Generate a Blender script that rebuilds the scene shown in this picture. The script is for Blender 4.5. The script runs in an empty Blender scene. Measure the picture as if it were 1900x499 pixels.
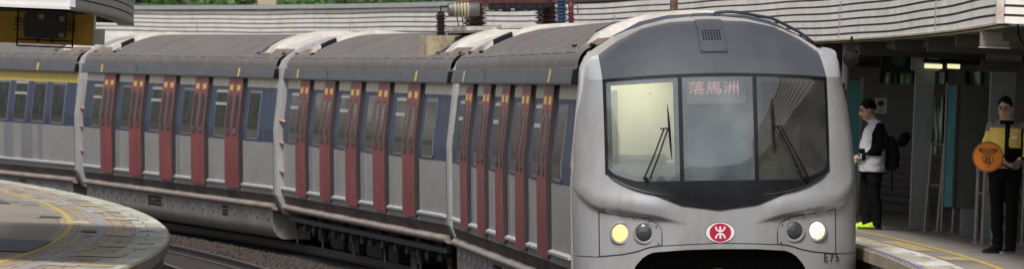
import bpy, bmesh, math, random
from math import sin, cos, pi, radians, sqrt, atan2
from mathutils import Vector, Matrix
random.seed(7)
S = bpy.context.scene
COL = S.collection

# ------------------------------------------------------------------ camera, world, sun
camd = bpy.data.cameras.new('camera'); cam = bpy.data.objects.new('camera', camd); COL.objects.link(cam)
EYE = 2.8
camd.sensor_width = 36; camd.lens = 12000/1900*36; camd.clip_start = 1; camd.clip_end = 3000
cam.location = (0, 0, EYE)
cam.rotation_euler = (Matrix.Rotation(radians(90)-0.0055, 3, 'X') @ Matrix.Rotation(0.0407, 3, 'Z')).to_euler()
camd.dof.use_dof = True; camd.dof.focus_distance = 75; camd.dof.aperture_fstop = 5.6
S.camera = cam
S.render.resolution_x = 1024; S.render.resolution_y = 268
S.view_settings.view_transform = 'Standard'; S.view_settings.look = 'None'
S.view_settings.exposure = 0.60; S.view_settings.gamma = 1
W = bpy.data.worlds.new('World'); S.world = W; W.use_nodes = True
nt = W.node_tree; bg = nt.nodes['Background']
sky = nt.nodes.new('ShaderNodeTexSky'); sky.sky_type = 'NISHITA'; sky.sun_disc = False
SUN_EL, SUN_AZ = 54, -48      # azimuth measured from +Y (view direction) clockwise; the sun stands high behind the camera's left
sky.sun_elevation = radians(SUN_EL); sky.sun_rotation = radians(180+SUN_AZ+70); sky.air_density = 1.0; sky.dust_density = 3.5; sky.ozone_density = 1
hs = nt.nodes.new('ShaderNodeHueSaturation'); hs.inputs['Saturation'].default_value = 0.42
nt.links.new(sky.outputs[0], hs.inputs['Color']); nt.links.new(hs.outputs[0], bg.inputs[0]); bg.inputs[1].default_value = 0.082
sl = bpy.data.lights.new('sun', 'SUN'); sun = bpy.data.objects.new('sun', sl); COL.objects.link(sun)
sl.energy = 2.1; sl.angle = radians(14); sl.color = (1, .98, .95)
az = radians(180+SUN_AZ+70)
sd = Vector((sin(az)*cos(radians(SUN_EL)), cos(az)*cos(radians(SUN_EL)), sin(radians(SUN_EL))))
sun.rotation_euler = sd.to_track_quat('Z', 'Y').to_euler()

# ------------------------------------------------------------------ materials
def new_mat(name):
    m = bpy.data.materials.new(name); m.use_nodes = True
    return m, m.node_tree, m.node_tree.nodes['Principled BSDF']
def mat(name, col, rough=.6, metal=0., var=.12, scale=3., dirt=None, dirtamt=.4, dscale=(1, 1, 1), coat=0., bump=0., bscale=40., spec=.5, speck=0.):
    """procedural paint: soft noise variation, optional stretched dirt of its own colour, specks, bump"""
    m, t, b = new_mat(name)
    n = t.nodes; L = t.links
    tc = n.new('ShaderNodeTexCoord')
    nz = n.new('ShaderNodeTexNoise'); nz.inputs['Scale'].default_value = scale; nz.inputs['Detail'].default_value = 6; nz.inputs['Roughness'].default_value = .65
    L.new(tc.outputs['Object'], nz.inputs['Vector'])
    mr = n.new('ShaderNodeMapRange'); mr.inputs[1].default_value = .3; mr.inputs[2].default_value = .7
    mr.inputs[3].default_value = 1-var; mr.inputs[4].default_value = 1+var
    L.new(nz.outputs[0], mr.inputs[0])
    mx = n.new('ShaderNodeMix'); mx.data_type = 'RGBA'; mx.blend_type = 'MULTIPLY'; mx.inputs[0].default_value = 1
    mx.inputs[6].default_value = (*col, 1); L.new(mr.outputs[0], mx.inputs[7])
    out = mx.outputs[2]
    if dirt:
        mp = n.new('ShaderNodeMapping'); mp.inputs['Scale'].default_value = dscale
        L.new(tc.outputs['Object'], mp.inputs[0])
        dn = n.new('ShaderNodeTexNoise'); dn.inputs['Scale'].default_value = 2.2; dn.inputs['Detail'].default_value = 8; dn.inputs['Roughness'].default_value = .7
        L.new(mp.outputs[0], dn.inputs['Vector'])
        dr = n.new('ShaderNodeMapRange'); dr.inputs[1].default_value = .52 if name.endswith('glass') and 'win' in name else .45; dr.inputs[2].default_value = .75; dr.inputs[4].default_value = dirtamt
        L.new(dn.outputs[0], dr.inputs[0])
        m2 = n.new('ShaderNodeMix'); m2.data_type = 'RGBA'; L.new(dr.outputs[0], m2.inputs[0]); L.new(out, m2.inputs[6]); m2.inputs[7].default_value = (*dirt, 1)
        out = m2.outputs[2]
    if speck:
        sn = n.new('ShaderNodeTexNoise'); sn.inputs['Scale'].default_value = 22; sn.inputs['Detail'].default_value = 3
        L.new(tc.outputs['Object'], sn.inputs['Vector'])
        sr = n.new('ShaderNodeMapRange'); sr.inputs[1].default_value = .68; sr.inputs[2].default_value = .74; sr.inputs[4].default_value = speck
        L.new(sn.outputs[0], sr.inputs[0])
        m3 = n.new('ShaderNodeMix'); m3.data_type = 'RGBA'; L.new(sr.outputs[0], m3.inputs[0]); L.new(out, m3.inputs[6]); m3.inputs[7].default_value = (.05, .04, .035, 1)
        out = m3.outputs[2]
    L.new(out, b.inputs['Base Color'])
    rr = n.new('ShaderNodeMapRange'); rr.inputs[1].default_value = .3; rr.inputs[2].default_value = .7
    rr.inputs[3].default_value = max(.02, rough-.08); rr.inputs[4].default_value = min(1, rough+.1); L.new(nz.outputs[0], rr.inputs[0]); L.new(rr.outputs[0], b.inputs['Roughness'])
    b.inputs['Metallic'].default_value = metal; b.inputs['Coat Weight'].default_value = coat; b.inputs['Specular IOR Level'].default_value = spec
    if bump:
        bn = n.new('ShaderNodeTexNoise'); bn.inputs['Scale'].default_value = bscale; bn.inputs['Detail'].default_value = 5
        L.new(tc.outputs['Object'], bn.inputs['Vector'])
        bp = n.new('ShaderNodeBump'); bp.inputs['Strength'].default_value = bump; bp.inputs['Distance'].default_value = .01
        L.new(bn.outputs[0], bp.inputs['Height']); L.new(bp.outputs[0], b.inputs['Normal'])
    return m
def emit(name, col, strength):
    m, t, b = new_mat(name)
    b.inputs['Base Color'].default_value = (*col, 1); b.inputs['Emission Color'].default_value = (*col, 1); b.inputs['Emission Strength'].default_value = strength
    return m
def glass(name, tint=(.85, .9, .9), dust_glare=.1, dust_glare_col=(.5, .5, .47), rough=.02):
    m, t, b = new_mat(name); n = t.nodes; L = t.links; n.remove(b)
    o = n['Material Output']
    tr = n.new('ShaderNodeBsdfTransparent'); tr.inputs[0].default_value = (*tint, 1)
    gl = n.new('ShaderNodeBsdfGlossy'); gl.inputs['Roughness'].default_value = rough
    fr = n.new('ShaderNodeFresnel'); fr.inputs[0].default_value = 1.55
    mul = n.new('ShaderNodeMath'); mul.operation = 'MULTIPLY'; mul.inputs[1].default_value = 3.2; mul.use_clamp = True
    L.new(fr.outputs[0], mul.inputs[0])
    m1 = n.new('ShaderNodeMixShader'); L.new(mul.outputs[0], m1.inputs[0]); L.new(tr.outputs[0], m1.inputs[1]); L.new(gl.outputs[0], m1.inputs[2])
    df = n.new('ShaderNodeBsdfDiffuse'); df.inputs[0].default_value = (*dust_glare_col, 1)
    tc = n.new('ShaderNodeTexCoord'); nz = n.new('ShaderNodeTexNoise'); nz.inputs['Scale'].default_value = 2.5; nz.inputs['Detail'].default_value = 8
    L.new(tc.outputs['Object'], nz.inputs['Vector'])
    mr = n.new('ShaderNodeMapRange'); mr.inputs[1].default_value = .3; mr.inputs[2].default_value = .75; mr.inputs[3].default_value = dust_glare*.5; mr.inputs[4].default_value = dust_glare*1.7
    L.new(nz.outputs[0], mr.inputs[0])
    sp = n.new('ShaderNodeTexNoise'); sp.inputs['Scale'].default_value = 15; sp.inputs['Detail'].default_value = 2; L.new(tc.outputs['Object'], sp.inputs['Vector'])
    s2 = n.new('ShaderNodeMapRange'); s2.inputs[1].default_value = .73; s2.inputs[2].default_value = .77; s2.inputs[4].default_value = .5; L.new(sp.outputs[0], s2.inputs[0])
    m2 = n.new('ShaderNodeMixShader'); L.new(mr.outputs[0], m2.inputs[0]); L.new(m1.outputs[0], m2.inputs[1]); L.new(df.outputs[0], m2.inputs[2])
    d2 = n.new('ShaderNodeBsdfDiffuse'); d2.inputs[0].default_value = (.1, .09, .07, 1)
    m3 = n.new('ShaderNodeMixShader'); L.new(s2.outputs[0], m3.inputs[0]); L.new(m2.outputs[0], m3.inputs[1]); L.new(d2.outputs[0], m3.inputs[2])
    L.new(m3.outputs[0], o.inputs[0])
    return m
BROWN = (.10, .075, .06)
M = dict(
 silver=mat('silver panel', (.365, .36, .36), .42, .25, .06, 1.2, (.30, .27, .25), .55, (.6, 1, 1.6), speck=.25),
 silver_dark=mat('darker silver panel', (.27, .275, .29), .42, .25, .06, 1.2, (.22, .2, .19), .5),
 blue=mat('dark blue paint', (.032, .046, .092), .45, 0, .12, 2, (.13, .12, .14), .35),
 cream=mat('cream strip', (.66, .63, .54), .5, 0, .05, 3, (.25, .2, .15), .8, (9, 9, .6)),
 yellow_strip=mat('yellow strip', (.62, .47, .08), .5, 0, .08, 3, (.3, .26, .12), .8, (6, 6, .6)),
 red=mat('door red', (.245, .046, .054), .45, 0, .25, 1.1, (.19, .095, .09), .85, (2, 2, .7)),
 door_edge=mat('door rubber edge', (.035, .028, .028), .6),
 sticker=mat('yellow sticker', (.60, .43, .12), .5, 0, .15, 30),
 frame=mat('window frame', (.15, .16, .185), .45),
 alu=mat('aluminium rail', (.58, .57, .56), .4, .4, .08, 8, (.25, .22, .2), .5, (5, 5, 5)),
 gutter=mat('gutter grey', (.085, .092, .105), .5, .1, .12, 1.5, (.19, .17, .16), .5, (.5, 1, 3), speck=.1),
 shoulder=mat('roof shoulder grey', (.125, .112, .107), .55, .1, .18, 1.5, (.22, .19, .17), .75, (1.5, 1, .7), bump=.2),
 roof=mat('dirty ribbed roof', (.115, .104, .098), .75, 0, .25, 1.5, (.19, .155, .135), .9, (5, .6, .6), bump=.5),
 white_roof=mat('white roof housing', (.52, .485, .44), .6, 0, .15, 2, (.22, .18, .15), .95, (2, .7, 1), bump=.2),
 endframe=mat('car end grey white', (.37, .37, .36), .5, 0, .1, 2, (.25, .22, .19), .7, (3, 3, .5)),
 tray=mat('roof tray dirt', (.16, .12, .09), .9, 0, .5, 12, bump=.8),
 skirt=mat('brown dirty skirt', (.055, .042, .036), .7, .1, .25, 1.5, (.15, .11, .085), .8, (.4, 1, 2), speck=.2),
 ledge=mat('beige ledge', (.40, .33, .285), .42, .35, .12, 2, (.22, .16, .12), .8, (.8, 2, 2)),
 panel=mat('underfloor panel', (.27, .25, .24), .5, .2, .12, 1.6, (.16, .13, .11), .8, (1, 1, .6)),
 black=mat('black', (.006, .006, .007), .6, spec=.2),
 under=mat('underframe black', (.006, .0055, .005), .7, 0, .3, 5),
 under2=mat('underframe grey', (.05, .047, .045), .6, .2, .3, 6),
 steel=mat('steel', (.33, .31, .29), .35, .8, .2, 5),
 copper=mat('copper handle', (.46, .25, .20), .4, .3),
 bogie=mat('bogie', (.014, .012, .011), .7, 0, .3, 8),
 front=mat('front silver white', (.445, .448, .46), .32, .32, .05, .9, (.34, .29, .26), .75, (1, 1.4, .35), coat=.15, speck=.3),
 pillar=mat('front pillar dusty', (.52, .50, .485), .4, .1, .08, 1.5, (.30, .23, .19), .75, (1, 1, .8), speck=.35),
 cap=mat('grey cap', (.056, .060, .070), .44, .1, .1, 1.2, (.10, .10, .105), .3, (1, 1, 1.2), coat=.1, speck=.1),
 mask=mat('black mask', (.009, .010, .012), .28, 0, .1, 2, (.03, .03, .034), .5, coat=.15, spec=.4, speck=.15),
 seam=mat('seam', (.018, .017, .025), .6),
 bezel=mat('lamp bezel', (.36, .33, .33), .4, .3),
 lens=mat('dark lens', (.055, .06, .06), .15, 0, .3, 40, coat=1),
 red_logo=mat('logo red', (.50, .012, .06), .4, 0, .04),
 white=mat('white paint', (.8, .79, .77), .5, 0, .03),
 text=mat('text dark', (.03, .03, .04), .6),
 cab=mat('cab cream', (.74, .73, .54), .7, 0, .1, 2),
 cabdark=mat('cab dark', (.035, .038, .038), .7, 0, .3, 3),
 console=mat('cab console', (.60, .60, .42), .6, 0, .15, 5),
 disp=mat('display pale', (.75, .8, .78), .4, 0, .06),
 ins=mat('brown porcelain', (.032, .016, .017), .18, 0, .15, 10, coat=.8),
 insblue=mat('blue silicone', (.035, .065, .12), .35), insred=mat('red silicone', (.12, .025, .032), .35),
 panto=mat('pantograph red', (.11, .032, .032), .5, 0, .25, 8),
 grey_iron=mat('grey iron', (.14, .14, .13), .5, .4, .2, 8),
 beigebox=mat('stained beige box', (.42, .36, .24), .7, 0, .15, 5, (.10, .07, .05), .9, (2, 2, 1)),
)
for g, kw in (('winglass', dict(col=(.035, .035, .04))), ('doorglass', dict(col=(.028, .026, .028)))):
    m = mat(g, tuple(v*.55 for v in kw['col']), .13, 0, .3, .7, (.17, .16, .155), .75, (2.6, 2.6, 1.5), coat=0, spec=.2); M[g] = m
M['windscreen_right'] = glass('windscreen glass right', (.9, .94, .92), .07, (.5, .5, .47))  # right pane; thinner film keeps it dark beside the sky-bright others
M['windscreen'] = glass('windscreen glass', (.90, .95, .94), .15, (.50, .54, .55))  # left and centre film raised above real dust to carry bright sky reflection

# ------------------------------------------------------------------ mesh helpers
class MB:
    def __init__(s): s.v = []; s.f = []; s.m = []; s.uv = {}; s.mi = 0
    def vert(s, p): s.v.append(tuple(p)); return len(s.v)-1
    def face(s, idx, mi=None): s.f.append(tuple(idx)); s.m.append(s.mi if mi is None else mi)
    def box(s, x0, x1, y0, y1, z0, z1, mx=None):
        b = len(s.v)
        for p in ((x0,y0,z0),(x1,y0,z0),(x1,y1,z0),(x0,y1,z0),(x0,y0,z1),(x1,y0,z1),(x1,y1,z1),(x0,y1,z1)):
            s.v.append(tuple(mx @ Vector(p)) if mx else p)
        for f in ((0,3,2,1),(4,5,6,7),(0,1,5,4),(1,2,6,5),(2,3,7,6),(3,0,4,7)): s.face([b+i for i in f])
        return s
    def grid(s, rows, close_u=False, close_v=False, mi=None, flip=False):
        """rows: list of lists of points"""
        b = len(s.v); R = len(rows); C = len(rows[0])
        for r in rows:
            for p in r: s.v.append(tuple(p))
        for i in range(R if close_v else R-1):
            for j in range(C if close_u else C-1):
                q = [b+i*C+j, b+i*C+(j+1) % C, b+((i+1) % R)*C+(j+1) % C, b+((i+1) % R)*C+j]
                s.face(q[::-1] if flip else q, mi[i] if isinstance(mi, list) else mi)
        return b
    def extr(s, prof, x0, x1, cap=True, close=True, mis=None, nx=1):
        """extrude (y,z) profile along x"""
        b = len(s.v); n = len(prof)
        xs = [x0+(x1-x0)*k/nx for k in range(nx+1)]
        for x in xs:
            for (y, z) in prof: s.v.append((x, y, z))
        for k in range(nx):
            for i in range(n if close else n-1):
                j = (i+1) % n
                s.face([b+k*n+i, b+k*n+j, b+(k+1)*n+j, b+(k+1)*n+i], mis[i] if mis else None)
        if cap and close:
            s.face([b+i for i in range(n)][::-1]); s.face([b+nx*n+i for i in range(n)])
        return s
    def tube(s, pts, r, seg=8, cap=True):
        pts = [Vector(p) for p in pts]; rows = []
        rr = r if isinstance(r, (list, tuple)) else [r]*len(pts)
        up = None
        for i, p in enumerate(pts):
            d = (pts[min(i+1, len(pts)-1)]-pts[max(i-1, 0)]).normalized()
            a = d.cross(Vector((0, 0, 1)))
            if a.length < .1: a = d.cross(Vector((0, 1, 0)))
            a.normalize(); c = d.cross(a)
            if up is not None and a.dot(up) < 0: a = -a; c = -c
            up = a
            rows.append([p+(a*cos(2*pi*k/seg)+c*sin(2*pi*k/seg))*rr[i] for k in range(seg)])
        b = s.grid(rows, close_u=True)
        if cap:
            s.face([b+k for k in range(seg)]); s.face([b+(len(pts)-1)*seg+k for k in range(seg)][::-1])
        return s
    def lathe(s, prof, o=(0, 0, 0), axis='z', seg=20):
        rows = []
        for r, h in prof:
            row = []
            for k in range(seg):
                a = 2*pi*k/seg; c, q = r*cos(a), r*sin(a)
                p = {'z': (c, q, h), 'x': (h, c, q), 'y': (c, h, q)}[axis]
                row.append((p[0]+o[0], p[1]+o[1], p[2]+o[2]))
            rows.append(row)
        s.grid(rows, close_u=True); return s
    def build_split(s, name, mats, parent, **kw):
        par = list(range(len(s.v)))
        def find(a):
            while par[a] != a: par[a] = par[par[a]]; a = par[a]
            return a
        for f in s.f:
            for i in f[1:]: par[find(i)] = find(f[0])
        groups = {}
        for f, m in zip(s.f, s.m): groups.setdefault(find(f[0]), []).append((f, m))
        out = []
        for fs in groups.values():
            q = MB(); mp = {}
            for f, m in fs:
                for i in f:
                    if i not in mp: mp[i] = q.vert(s.v[i])
                q.face([mp[i] for i in f], m)
            out.append(q.build(name, mats, parent, **kw))
        return out
    def build(s, name, mats, parent=None, smooth=False, bevel=0., angle=35, recalc=True):
        me = bpy.data.meshes.new(name); me.from_pydata(s.v, [], s.f)
        if not isinstance(mats, (list, tuple)): mats = [mats]
        for m in mats: me.materials.append(m)
        for p, mi in zip(me.polygons, s.m): p.material_index = mi or 0
        bm = bmesh.new(); bm.from_mesh(me)
        if recalc: bmesh.ops.recalc_face_normals(bm, faces=bm.faces)
        if bevel:
            es = [e for e in bm.edges if len(e.link_faces) == 2 and e.calc_face_angle(0) > radians(angle)]
            bmesh.ops.bevel(bm, geom=es, offset=bevel, segments=2, affect='EDGES', clamp_overlap=True)
        bm.to_mesh(me); bm.free()
        if smooth:
            for p in me.polygons: p.use_smooth = True
            me.set_sharp_from_angle(angle=radians(angle))
        o = bpy.data.objects.new(name, me); COL.objects.link(o)
        if parent: o.parent = parent
        return o
def thing(name, label, cat, loc=(0, 0, 0), rot=(0, 0, 0), group=None):
    o = bpy.data.objects.new(name, None); COL.objects.link(o); o.location = loc; o.rotation_euler = rot
    o.empty_display_size = .3
    o['label'] = label; o['category'] = cat
    if group: o['group'] = group
    return o
def tag(o, label, cat, group=None):
    o['label'] = label; o['category'] = cat
    if group: o['group'] = group
    return o
def structure(o): o['kind'] = 'structure'; return o
def cp(o, parent, loc=None):
    c = o.copy(); COL.objects.link(c); c.parent = parent
    if loc is not None: c.location = loc
    for ch in list(o.children):
        cp(ch, c)
    return c
def lerp(a, b, t): return a+(b-a)*t
def interp(x, pts):
    if x <= pts[0][0]: return pts[0][1]
    for (a, b), (c, d) in zip(pts, pts[1:]):
        if x <= c: return lerp(b, d, (x-a)/(c-a))
    return pts[-1][1]
def text_mesh(name, body, size, m, parent=None, align='CENTER', depth=.002, bold=0.):
    cu = bpy.data.curves.new(name, 'FONT'); cu.body = body; cu.size = size; cu.align_x = align; cu.align_y = 'CENTER'; cu.extrude = depth; cu.offset = bold; cu.space_character = 1.0 if not body.startswith('E') else 1.12
    to = bpy.data.objects.new(name+'_tmp', cu); COL.objects.link(to)
    bpy.context.view_layer.update()
    dg = bpy.context.evaluated_depsgraph_get()
    me = bpy.data.meshes.new_from_object(to.evaluated_get(dg))
    bpy.data.objects.remove(to)
    me.materials.clear(); me.materials.append(m); me.name = name
    o = bpy.data.objects.new(name, me); COL.objects.link(o)
    if parent: o.parent = parent
    return o

# ------------------------------------------------------------------ track geometry (one circle, all offsets measured from the train's track)
OX, OY, RR = -251.93, 68.85, 254.02
def tp(Y, off, z=0.):
    """point on the curve 'off' metres right of the track, at the angle where the centre line has depth Y"""
    a = math.asin((Y-OY)/RR); r = RR+off
    return Vector((OX+r*cos(a), OY+r*sin(a), z))
def ta(Y): return math.asin((Y-OY)/RR)
def ribbon(name, prof, Y0, Y1, n, m, parent=None, close=False, smooth=False, caps=False, uv=True, **kw):
    """sweep a (offset,z) profile along the track curve; UV = metres along, offset"""
    b = MB(); rows = []; k = len(prof)
    for i in range(n+1):
        Y = lerp(Y0, Y1, i/n); rows.append([tp(Y, o, z) for o, z in prof])
    base = b.grid(rows, close_u=close, mi=None)
    if caps: b.face(range(base, base+k)); b.face([base+n*k+i for i in range(k)][::-1])
    o = b.build(name, m, parent, smooth=smooth, **kw)
    if uv:
        me = o.data; ul = me.uv_layers.new(name='UVMap')
        for lp in me.loops:
            p = me.vertices[lp.vertex_index].co
            r = sqrt((p.x-OX)**2+(p.y-OY)**2); a = atan2(p.y-OY, p.x-OX)
            ul.data[lp.index].uv = (a*RR, r-RR)
    return o

# ------------------------------------------------------------------ ground, ballast, platforms
def ballast_mat():
    m, t, b = new_mat('ballast stones'); n = t.nodes; L = t.links
    tc = n.new('ShaderNodeTexCoord'); v = n.new('ShaderNodeTexVoronoi'); v.inputs['Scale'].default_value = 16
    L.new(tc.outputs['Object'], v.inputs['Vector'])
    cr = n.new('ShaderNodeValToRGB'); e = cr.color_ramp.elements
    e[0].color = (.010, .008, .007, 1); e[1].color = (.052, .040, .034, 1)
    sp = n.new('ShaderNodeSeparateColor'); L.new(v.outputs['Color'], sp.inputs[0]); L.new(sp.outputs[0], cr.inputs[0])
    nz = n.new('ShaderNodeTexNoise'); nz.inputs['Scale'].default_value = .8; L.new(tc.outputs['Object'], nz.inputs['Vector'])
    mx = n.new('ShaderNodeMix'); mx.data_type = 'RGBA'; mx.blend_type = 'MULTIPLY'; mx.inputs[0].default_value = .6
    L.new(cr.outputs[0], mx.inputs[6]); L.new(nz.outputs[0], mx.inputs[7]); L.new(mx.outputs[2], b.inputs['Base Color'])
    b.inputs['Roughness'].default_value = .9
    bp = n.new('ShaderNodeBump'); bp.inputs['Strength'].default_value = 1; bp.inputs['Distance'].default_value = .05
    L.new(v.outputs[0], bp.inputs['Height']); bp.invert = True; L.new(bp.outputs[0], b.inputs['Normal'])
    return m
M['ballast'] = ballast_mat()
g = MB(); g.grid([[(-900, -300, -.75), (900, -300, -.75)], [(-900, 1500, -.75), (900, 1500, -.75)]])
structure(g.build('ground', mat('ground earth', (.09, .08, .06), .95, 0, .3, .5)))
structure(ribbon('ballast_bed', [(-6.6, -.75), (-5.9, -.38), (-5.1, -.40), (-3.3, -.36), (-2.75, -.22), (-2.2, -.16), (-1.55, -.25), (1.2, -.16), (2.6, -.4), (3, -.75)], 20, 190, 120, M['ballast']))
# loose stones heaped between the two tracks
st = MB()
for i in range(9000):
    Y = random.uniform(92, 128); off = random.gauss(-2.45, .42)
    if off < -3.4 or off > -1.5: continue
    z = interp(off, [(-3.3, -.36), (-2.75, -.22), (-2.2, -.16), (-1.55, -.25)])
    p = tp(Y, off, z+random.uniform(-.01, .05)); r = random.uniform(.02, .05)
    vs = []
    for d in ((1,0,0),(-1,0,0),(0,1,0),(0,-1,0),(0,0,1),(0,0,-1)):
        vs.append(st.vert(p+Vector(d)*r*random.uniform(.6, 1.2)))
    k = random.randrange(4)
    for f in ((0,2,4),(2,1,4),(1,3,4),(3,0,4),(2,0,5),(1,2,5),(3,1,5),(0,3,5)): st.face([vs[q] for q in f], k)
so = st.build('ballast_stones', [mat('stone brown', (.055, .040, .031), .9), mat('stone dark', (.03, .025, .022), .9), mat('stone grey', (.045, .040, .037), .9), mat('stone rust', (.06, .038, .028), .9)])
so['kind'] = 'stuff'

def slab_mat(name, c1, c2, mortar, bw, bh, patches, rough=.75, dirtc=(.12, .11, .09), noise_amt=.5):
    m, t, b = new_mat(name); n = t.nodes; L = t.links
    uv = n.new('ShaderNodeUVMap'); mp = n.new('ShaderNodeMapping'); mp.inputs['Rotation'].default_value = (0, 0, pi/2)
    L.new(uv.outputs[0], mp.inputs[0])
    br = n.new('ShaderNodeTexBrick'); br.inputs['Scale'].default_value = 1; br.inputs['Brick Width'].default_value = bw; br.inputs['Row Height'].default_value = bh
    br.inputs['Mortar Size'].default_value = .012; br.inputs['Color1'].default_value = (*c1, 1); br.inputs['Color2'].default_value = (*c2, 1); br.inputs['Mortar'].default_value = (*mortar, 1)
    L.new(mp.outputs[0], br.inputs['Vector'])
    out = br.outputs[0]
    m2p = n.new('ShaderNodeMapping'); m2p.inputs['Scale'].default_value = (.35, 1.6, 1); L.new(uv.outputs[0], m2p.inputs[0])
    for (col, sc, lo, hi, amt, seed) in patches:
        nz = n.new('ShaderNodeTexNoise'); nz.noise_dimensions = '4D'; nz.inputs['W'].default_value = seed; nz.inputs['Scale'].default_value = sc; nz.inputs['Detail'].default_value = 5; nz.inputs['Roughness'].default_value = .7
        L.new(m2p.outputs[0], nz.inputs['Vector'])
        mr = n.new('ShaderNodeMapRange'); mr.inputs[1].default_value = lo; mr.inputs[2].default_value = hi; mr.inputs[4].default_value = amt; L.new(nz.outputs[0], mr.inputs[0])
        mx = n.new('ShaderNodeMix'); mx.data_type = 'RGBA'; L.new(mr.outputs[0], mx.inputs[0]); L.new(out, mx.inputs[6]); mx.inputs[7].default_value = (*col, 1); out = mx.outputs[2]
    L.new(out, b.inputs['Base Color']); b.inputs['Roughness'].default_value = rough
    return m
LPZ, RPZ = .9, 1.25
M['lslab'] = slab_mat('left platform pavers', (.27, .215, .15), (.36, .29, .205), (.09, .075, .06), .30, .62,
    [((.30, .24, .13), .8, .52, .62, .6, 1.), ((.10, .095, .09), 1.1, .56, .66, .75, 2.), ((.40, .37, .31), 1.6, .55, .7, .5, 3.)])
M['ledge_slab'] = slab_mat('platform coping slabs', (.50, .48, .41), (.29, .29, .20), (.09, .09, .07), .6, 1.25,
    [((.58, .57, .52), .8, .5, .6, .75, 4.), ((.22, .23, .15), 1.8, .52, .66, .6, 5.)])
M['lplain'] = slab_mat('left platform worn asphalt', (.215, .178, .138), (.24, .20, .155), (.13, .115, .1), 2.4, 3., [((.075, .08, .078), .5, .55, .6, .8, 6.), ((.23, .2, .16), 1.2, .55, .7, .5, 7.)])
M['strip'] = slab_mat('mauve paver strip', (.27, .25, .26), (.31, .285, .29), (.12, .11, .11), .4, .5, [((.20, .18, .17), 1.5, .5, .65, .6, 8.)])
M['yline'] = mat('worn yellow line', (.50, .36, .07), .7, 0, .2, 6, (.30, .24, .14), .9, (6, 6, 1))
M['ypatch'] = mat('worn yellow patch', (.42, .33, .15), .75, 0, .25, 6, (.26, .23, .18), .9, (5, 2, 1))
M['wall_conc'] = mat('platform wall concrete', (.20, .17, .14), .85, 0, .2, 3, (.08, .06, .05), .8, (3, 3, .5))
M['edgeface'] = slab_mat('coping edge blocks', (.30, .24, .16), (.36, .31, .22), (.08, .07, .05), .3, .3, [((.14, .12, .09), 1.4, .5, .66, .7, 21.)])
for k_, c_ in enumerate(((.46, .44, .38), (.36, .29, .17), (.20, .185, .165), (.36, .34, .31))): M['pav%d' % k_] = mat('odd paver %d' % k_, c_, .75, 0, .2, 4, (.2, .17, .13), .6, (3, 3, 1))
structure(ribbon('platform', [(-6.09, -.7), (-6.09, LPZ-.16), (-6.03, LPZ-.15)], 40, 170, 160, M['wall_conc']))
structure(ribbon('platform_edge', [(-6.03, LPZ-.15), (-6.02, LPZ-.02), (-6.05, LPZ)], 40, 170, 160, M['edgeface']))
structure(ribbon('platform_coping', [(-6.05, LPZ), (-6.45, LPZ)], 40, 170, 160, M['ledge_slab']))
structure(ribbon('platform_paving', [(-6.45, LPZ), (-7.45, LPZ)], 40, 170, 160, M['lslab']))
structure(ribbon('platform_floor', [(-7.45, LPZ), (-30, LPZ)], 40, 170, 160, M['lplain']))
structure(ribbon('platform_paver_strip', [(-6.84, LPZ+.004), (-6.96, LPZ+.004)], 40, 170, 160, M['strip']))
structure(ribbon('platform_safety_line', [(-7.28, LPZ+.004), (-7.355, LPZ+.004)], 40, 170, 200, M['yline']))
for (Ya, Yb, oa, ob) in ((66.6, 67.3, -6.15, -6.5), (70.4, 71.6, -6.3, -6.78), (75.0, 76.4, -6.45, -6.75), (80.6, 82.4, -6.5, -6.82), (90.2, 91.4, -6.46, -6.8), (99.5, 101, -6.5, -6.8), (72.2, 73.1, -7.5, -7.75)):
    structure(ribbon('platform_patch', [(oa, LPZ+.008), (ob, LPZ+.008)], Ya, Yb, 6, M['ypatch']))
for k in range(46):
    Ya = random.uniform(62, 110); oa = -random.uniform(6.07, 7.2); w = random.choice((.28, .38, .5)); Yb = Ya+random.uniform(.25, 1.3)
    structure(ribbon('platform_paver', [(oa, LPZ+.003+k*.00003), (oa-w*.7, LPZ+.003+k*.00003)], Ya, Yb, 3, M['pav%d' % random.randrange(4)]))
M['tar'] = mat('dark tar patch', (.085, .09, .088), .8, 0, .4, 4, (.15, .14, .12), .8, (8, 2, 1))
for (Ya, Yb, oa, ob) in ((71, 76.5, -7.34, -8.3), (66, 69, -7.9, -9.6), (99, 107, -7.9, -9.8), (90, 91, -7.4, -7.7), (82, 83, -6.95, -7.15)):
    structure(ribbon('platform_patch', [(oa, LPZ+.012), (ob, LPZ+.012)], Ya, Yb, 6, M['tar']))

M['rslab'] = slab_mat('right platform concrete', (.20, .18, .155), (.23, .21, .18), (.13, .12, .1), 1.2, .9, [((.30, .25, .17), .9, .5, .62, .6, 11.), ((.10, .095, .085), 1.3, .55, .68, .7, 12.)])
M['rcoping'] = slab_mat('right coping', (.36, .33, .26), (.42, .38, .28), (.12, .1, .08), .62, 1.1, [((.62, .61, .58), .55, .5, .56, .9, 13.), ((.34, .25, .13), 1.6, .52, .64, .6, 14.)])
M['purple'] = mat('purple worn edge paint', (.12, .10, .27), .7, 0, .3, 8, (.34, .31, .28), .7, (6, 6, 1))
structure(ribbon('platform', [(2.16, -.7), (2.16, RPZ-.16), (2.08, RPZ-.15)], 20, 190, 160, M['wall_conc']))
structure(ribbon('platform_edge', [(2.08, RPZ-.15), (2.08, RPZ-.02), (2.10, RPZ)], 20, 190, 160, M['edgeface']))
structure(ribbon('platform_coping', [(2.10, RPZ), (2.62, RPZ)], 20, 190, 160, M['rcoping']))
structure(ribbon('platform_floor', [(2.62, RPZ), (12, RPZ)], 20, 190, 160, M['rslab']))
structure(ribbon('platform_edge_line', [(2.105, RPZ+.004), (2.17, RPZ+.004)], 20, 190, 160, M['purple']))
structure(ribbon('platform_safety_line', [(2.98, RPZ+.004), (3.07, RPZ+.004)], 20, 190, 160, M['yline']))
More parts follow.
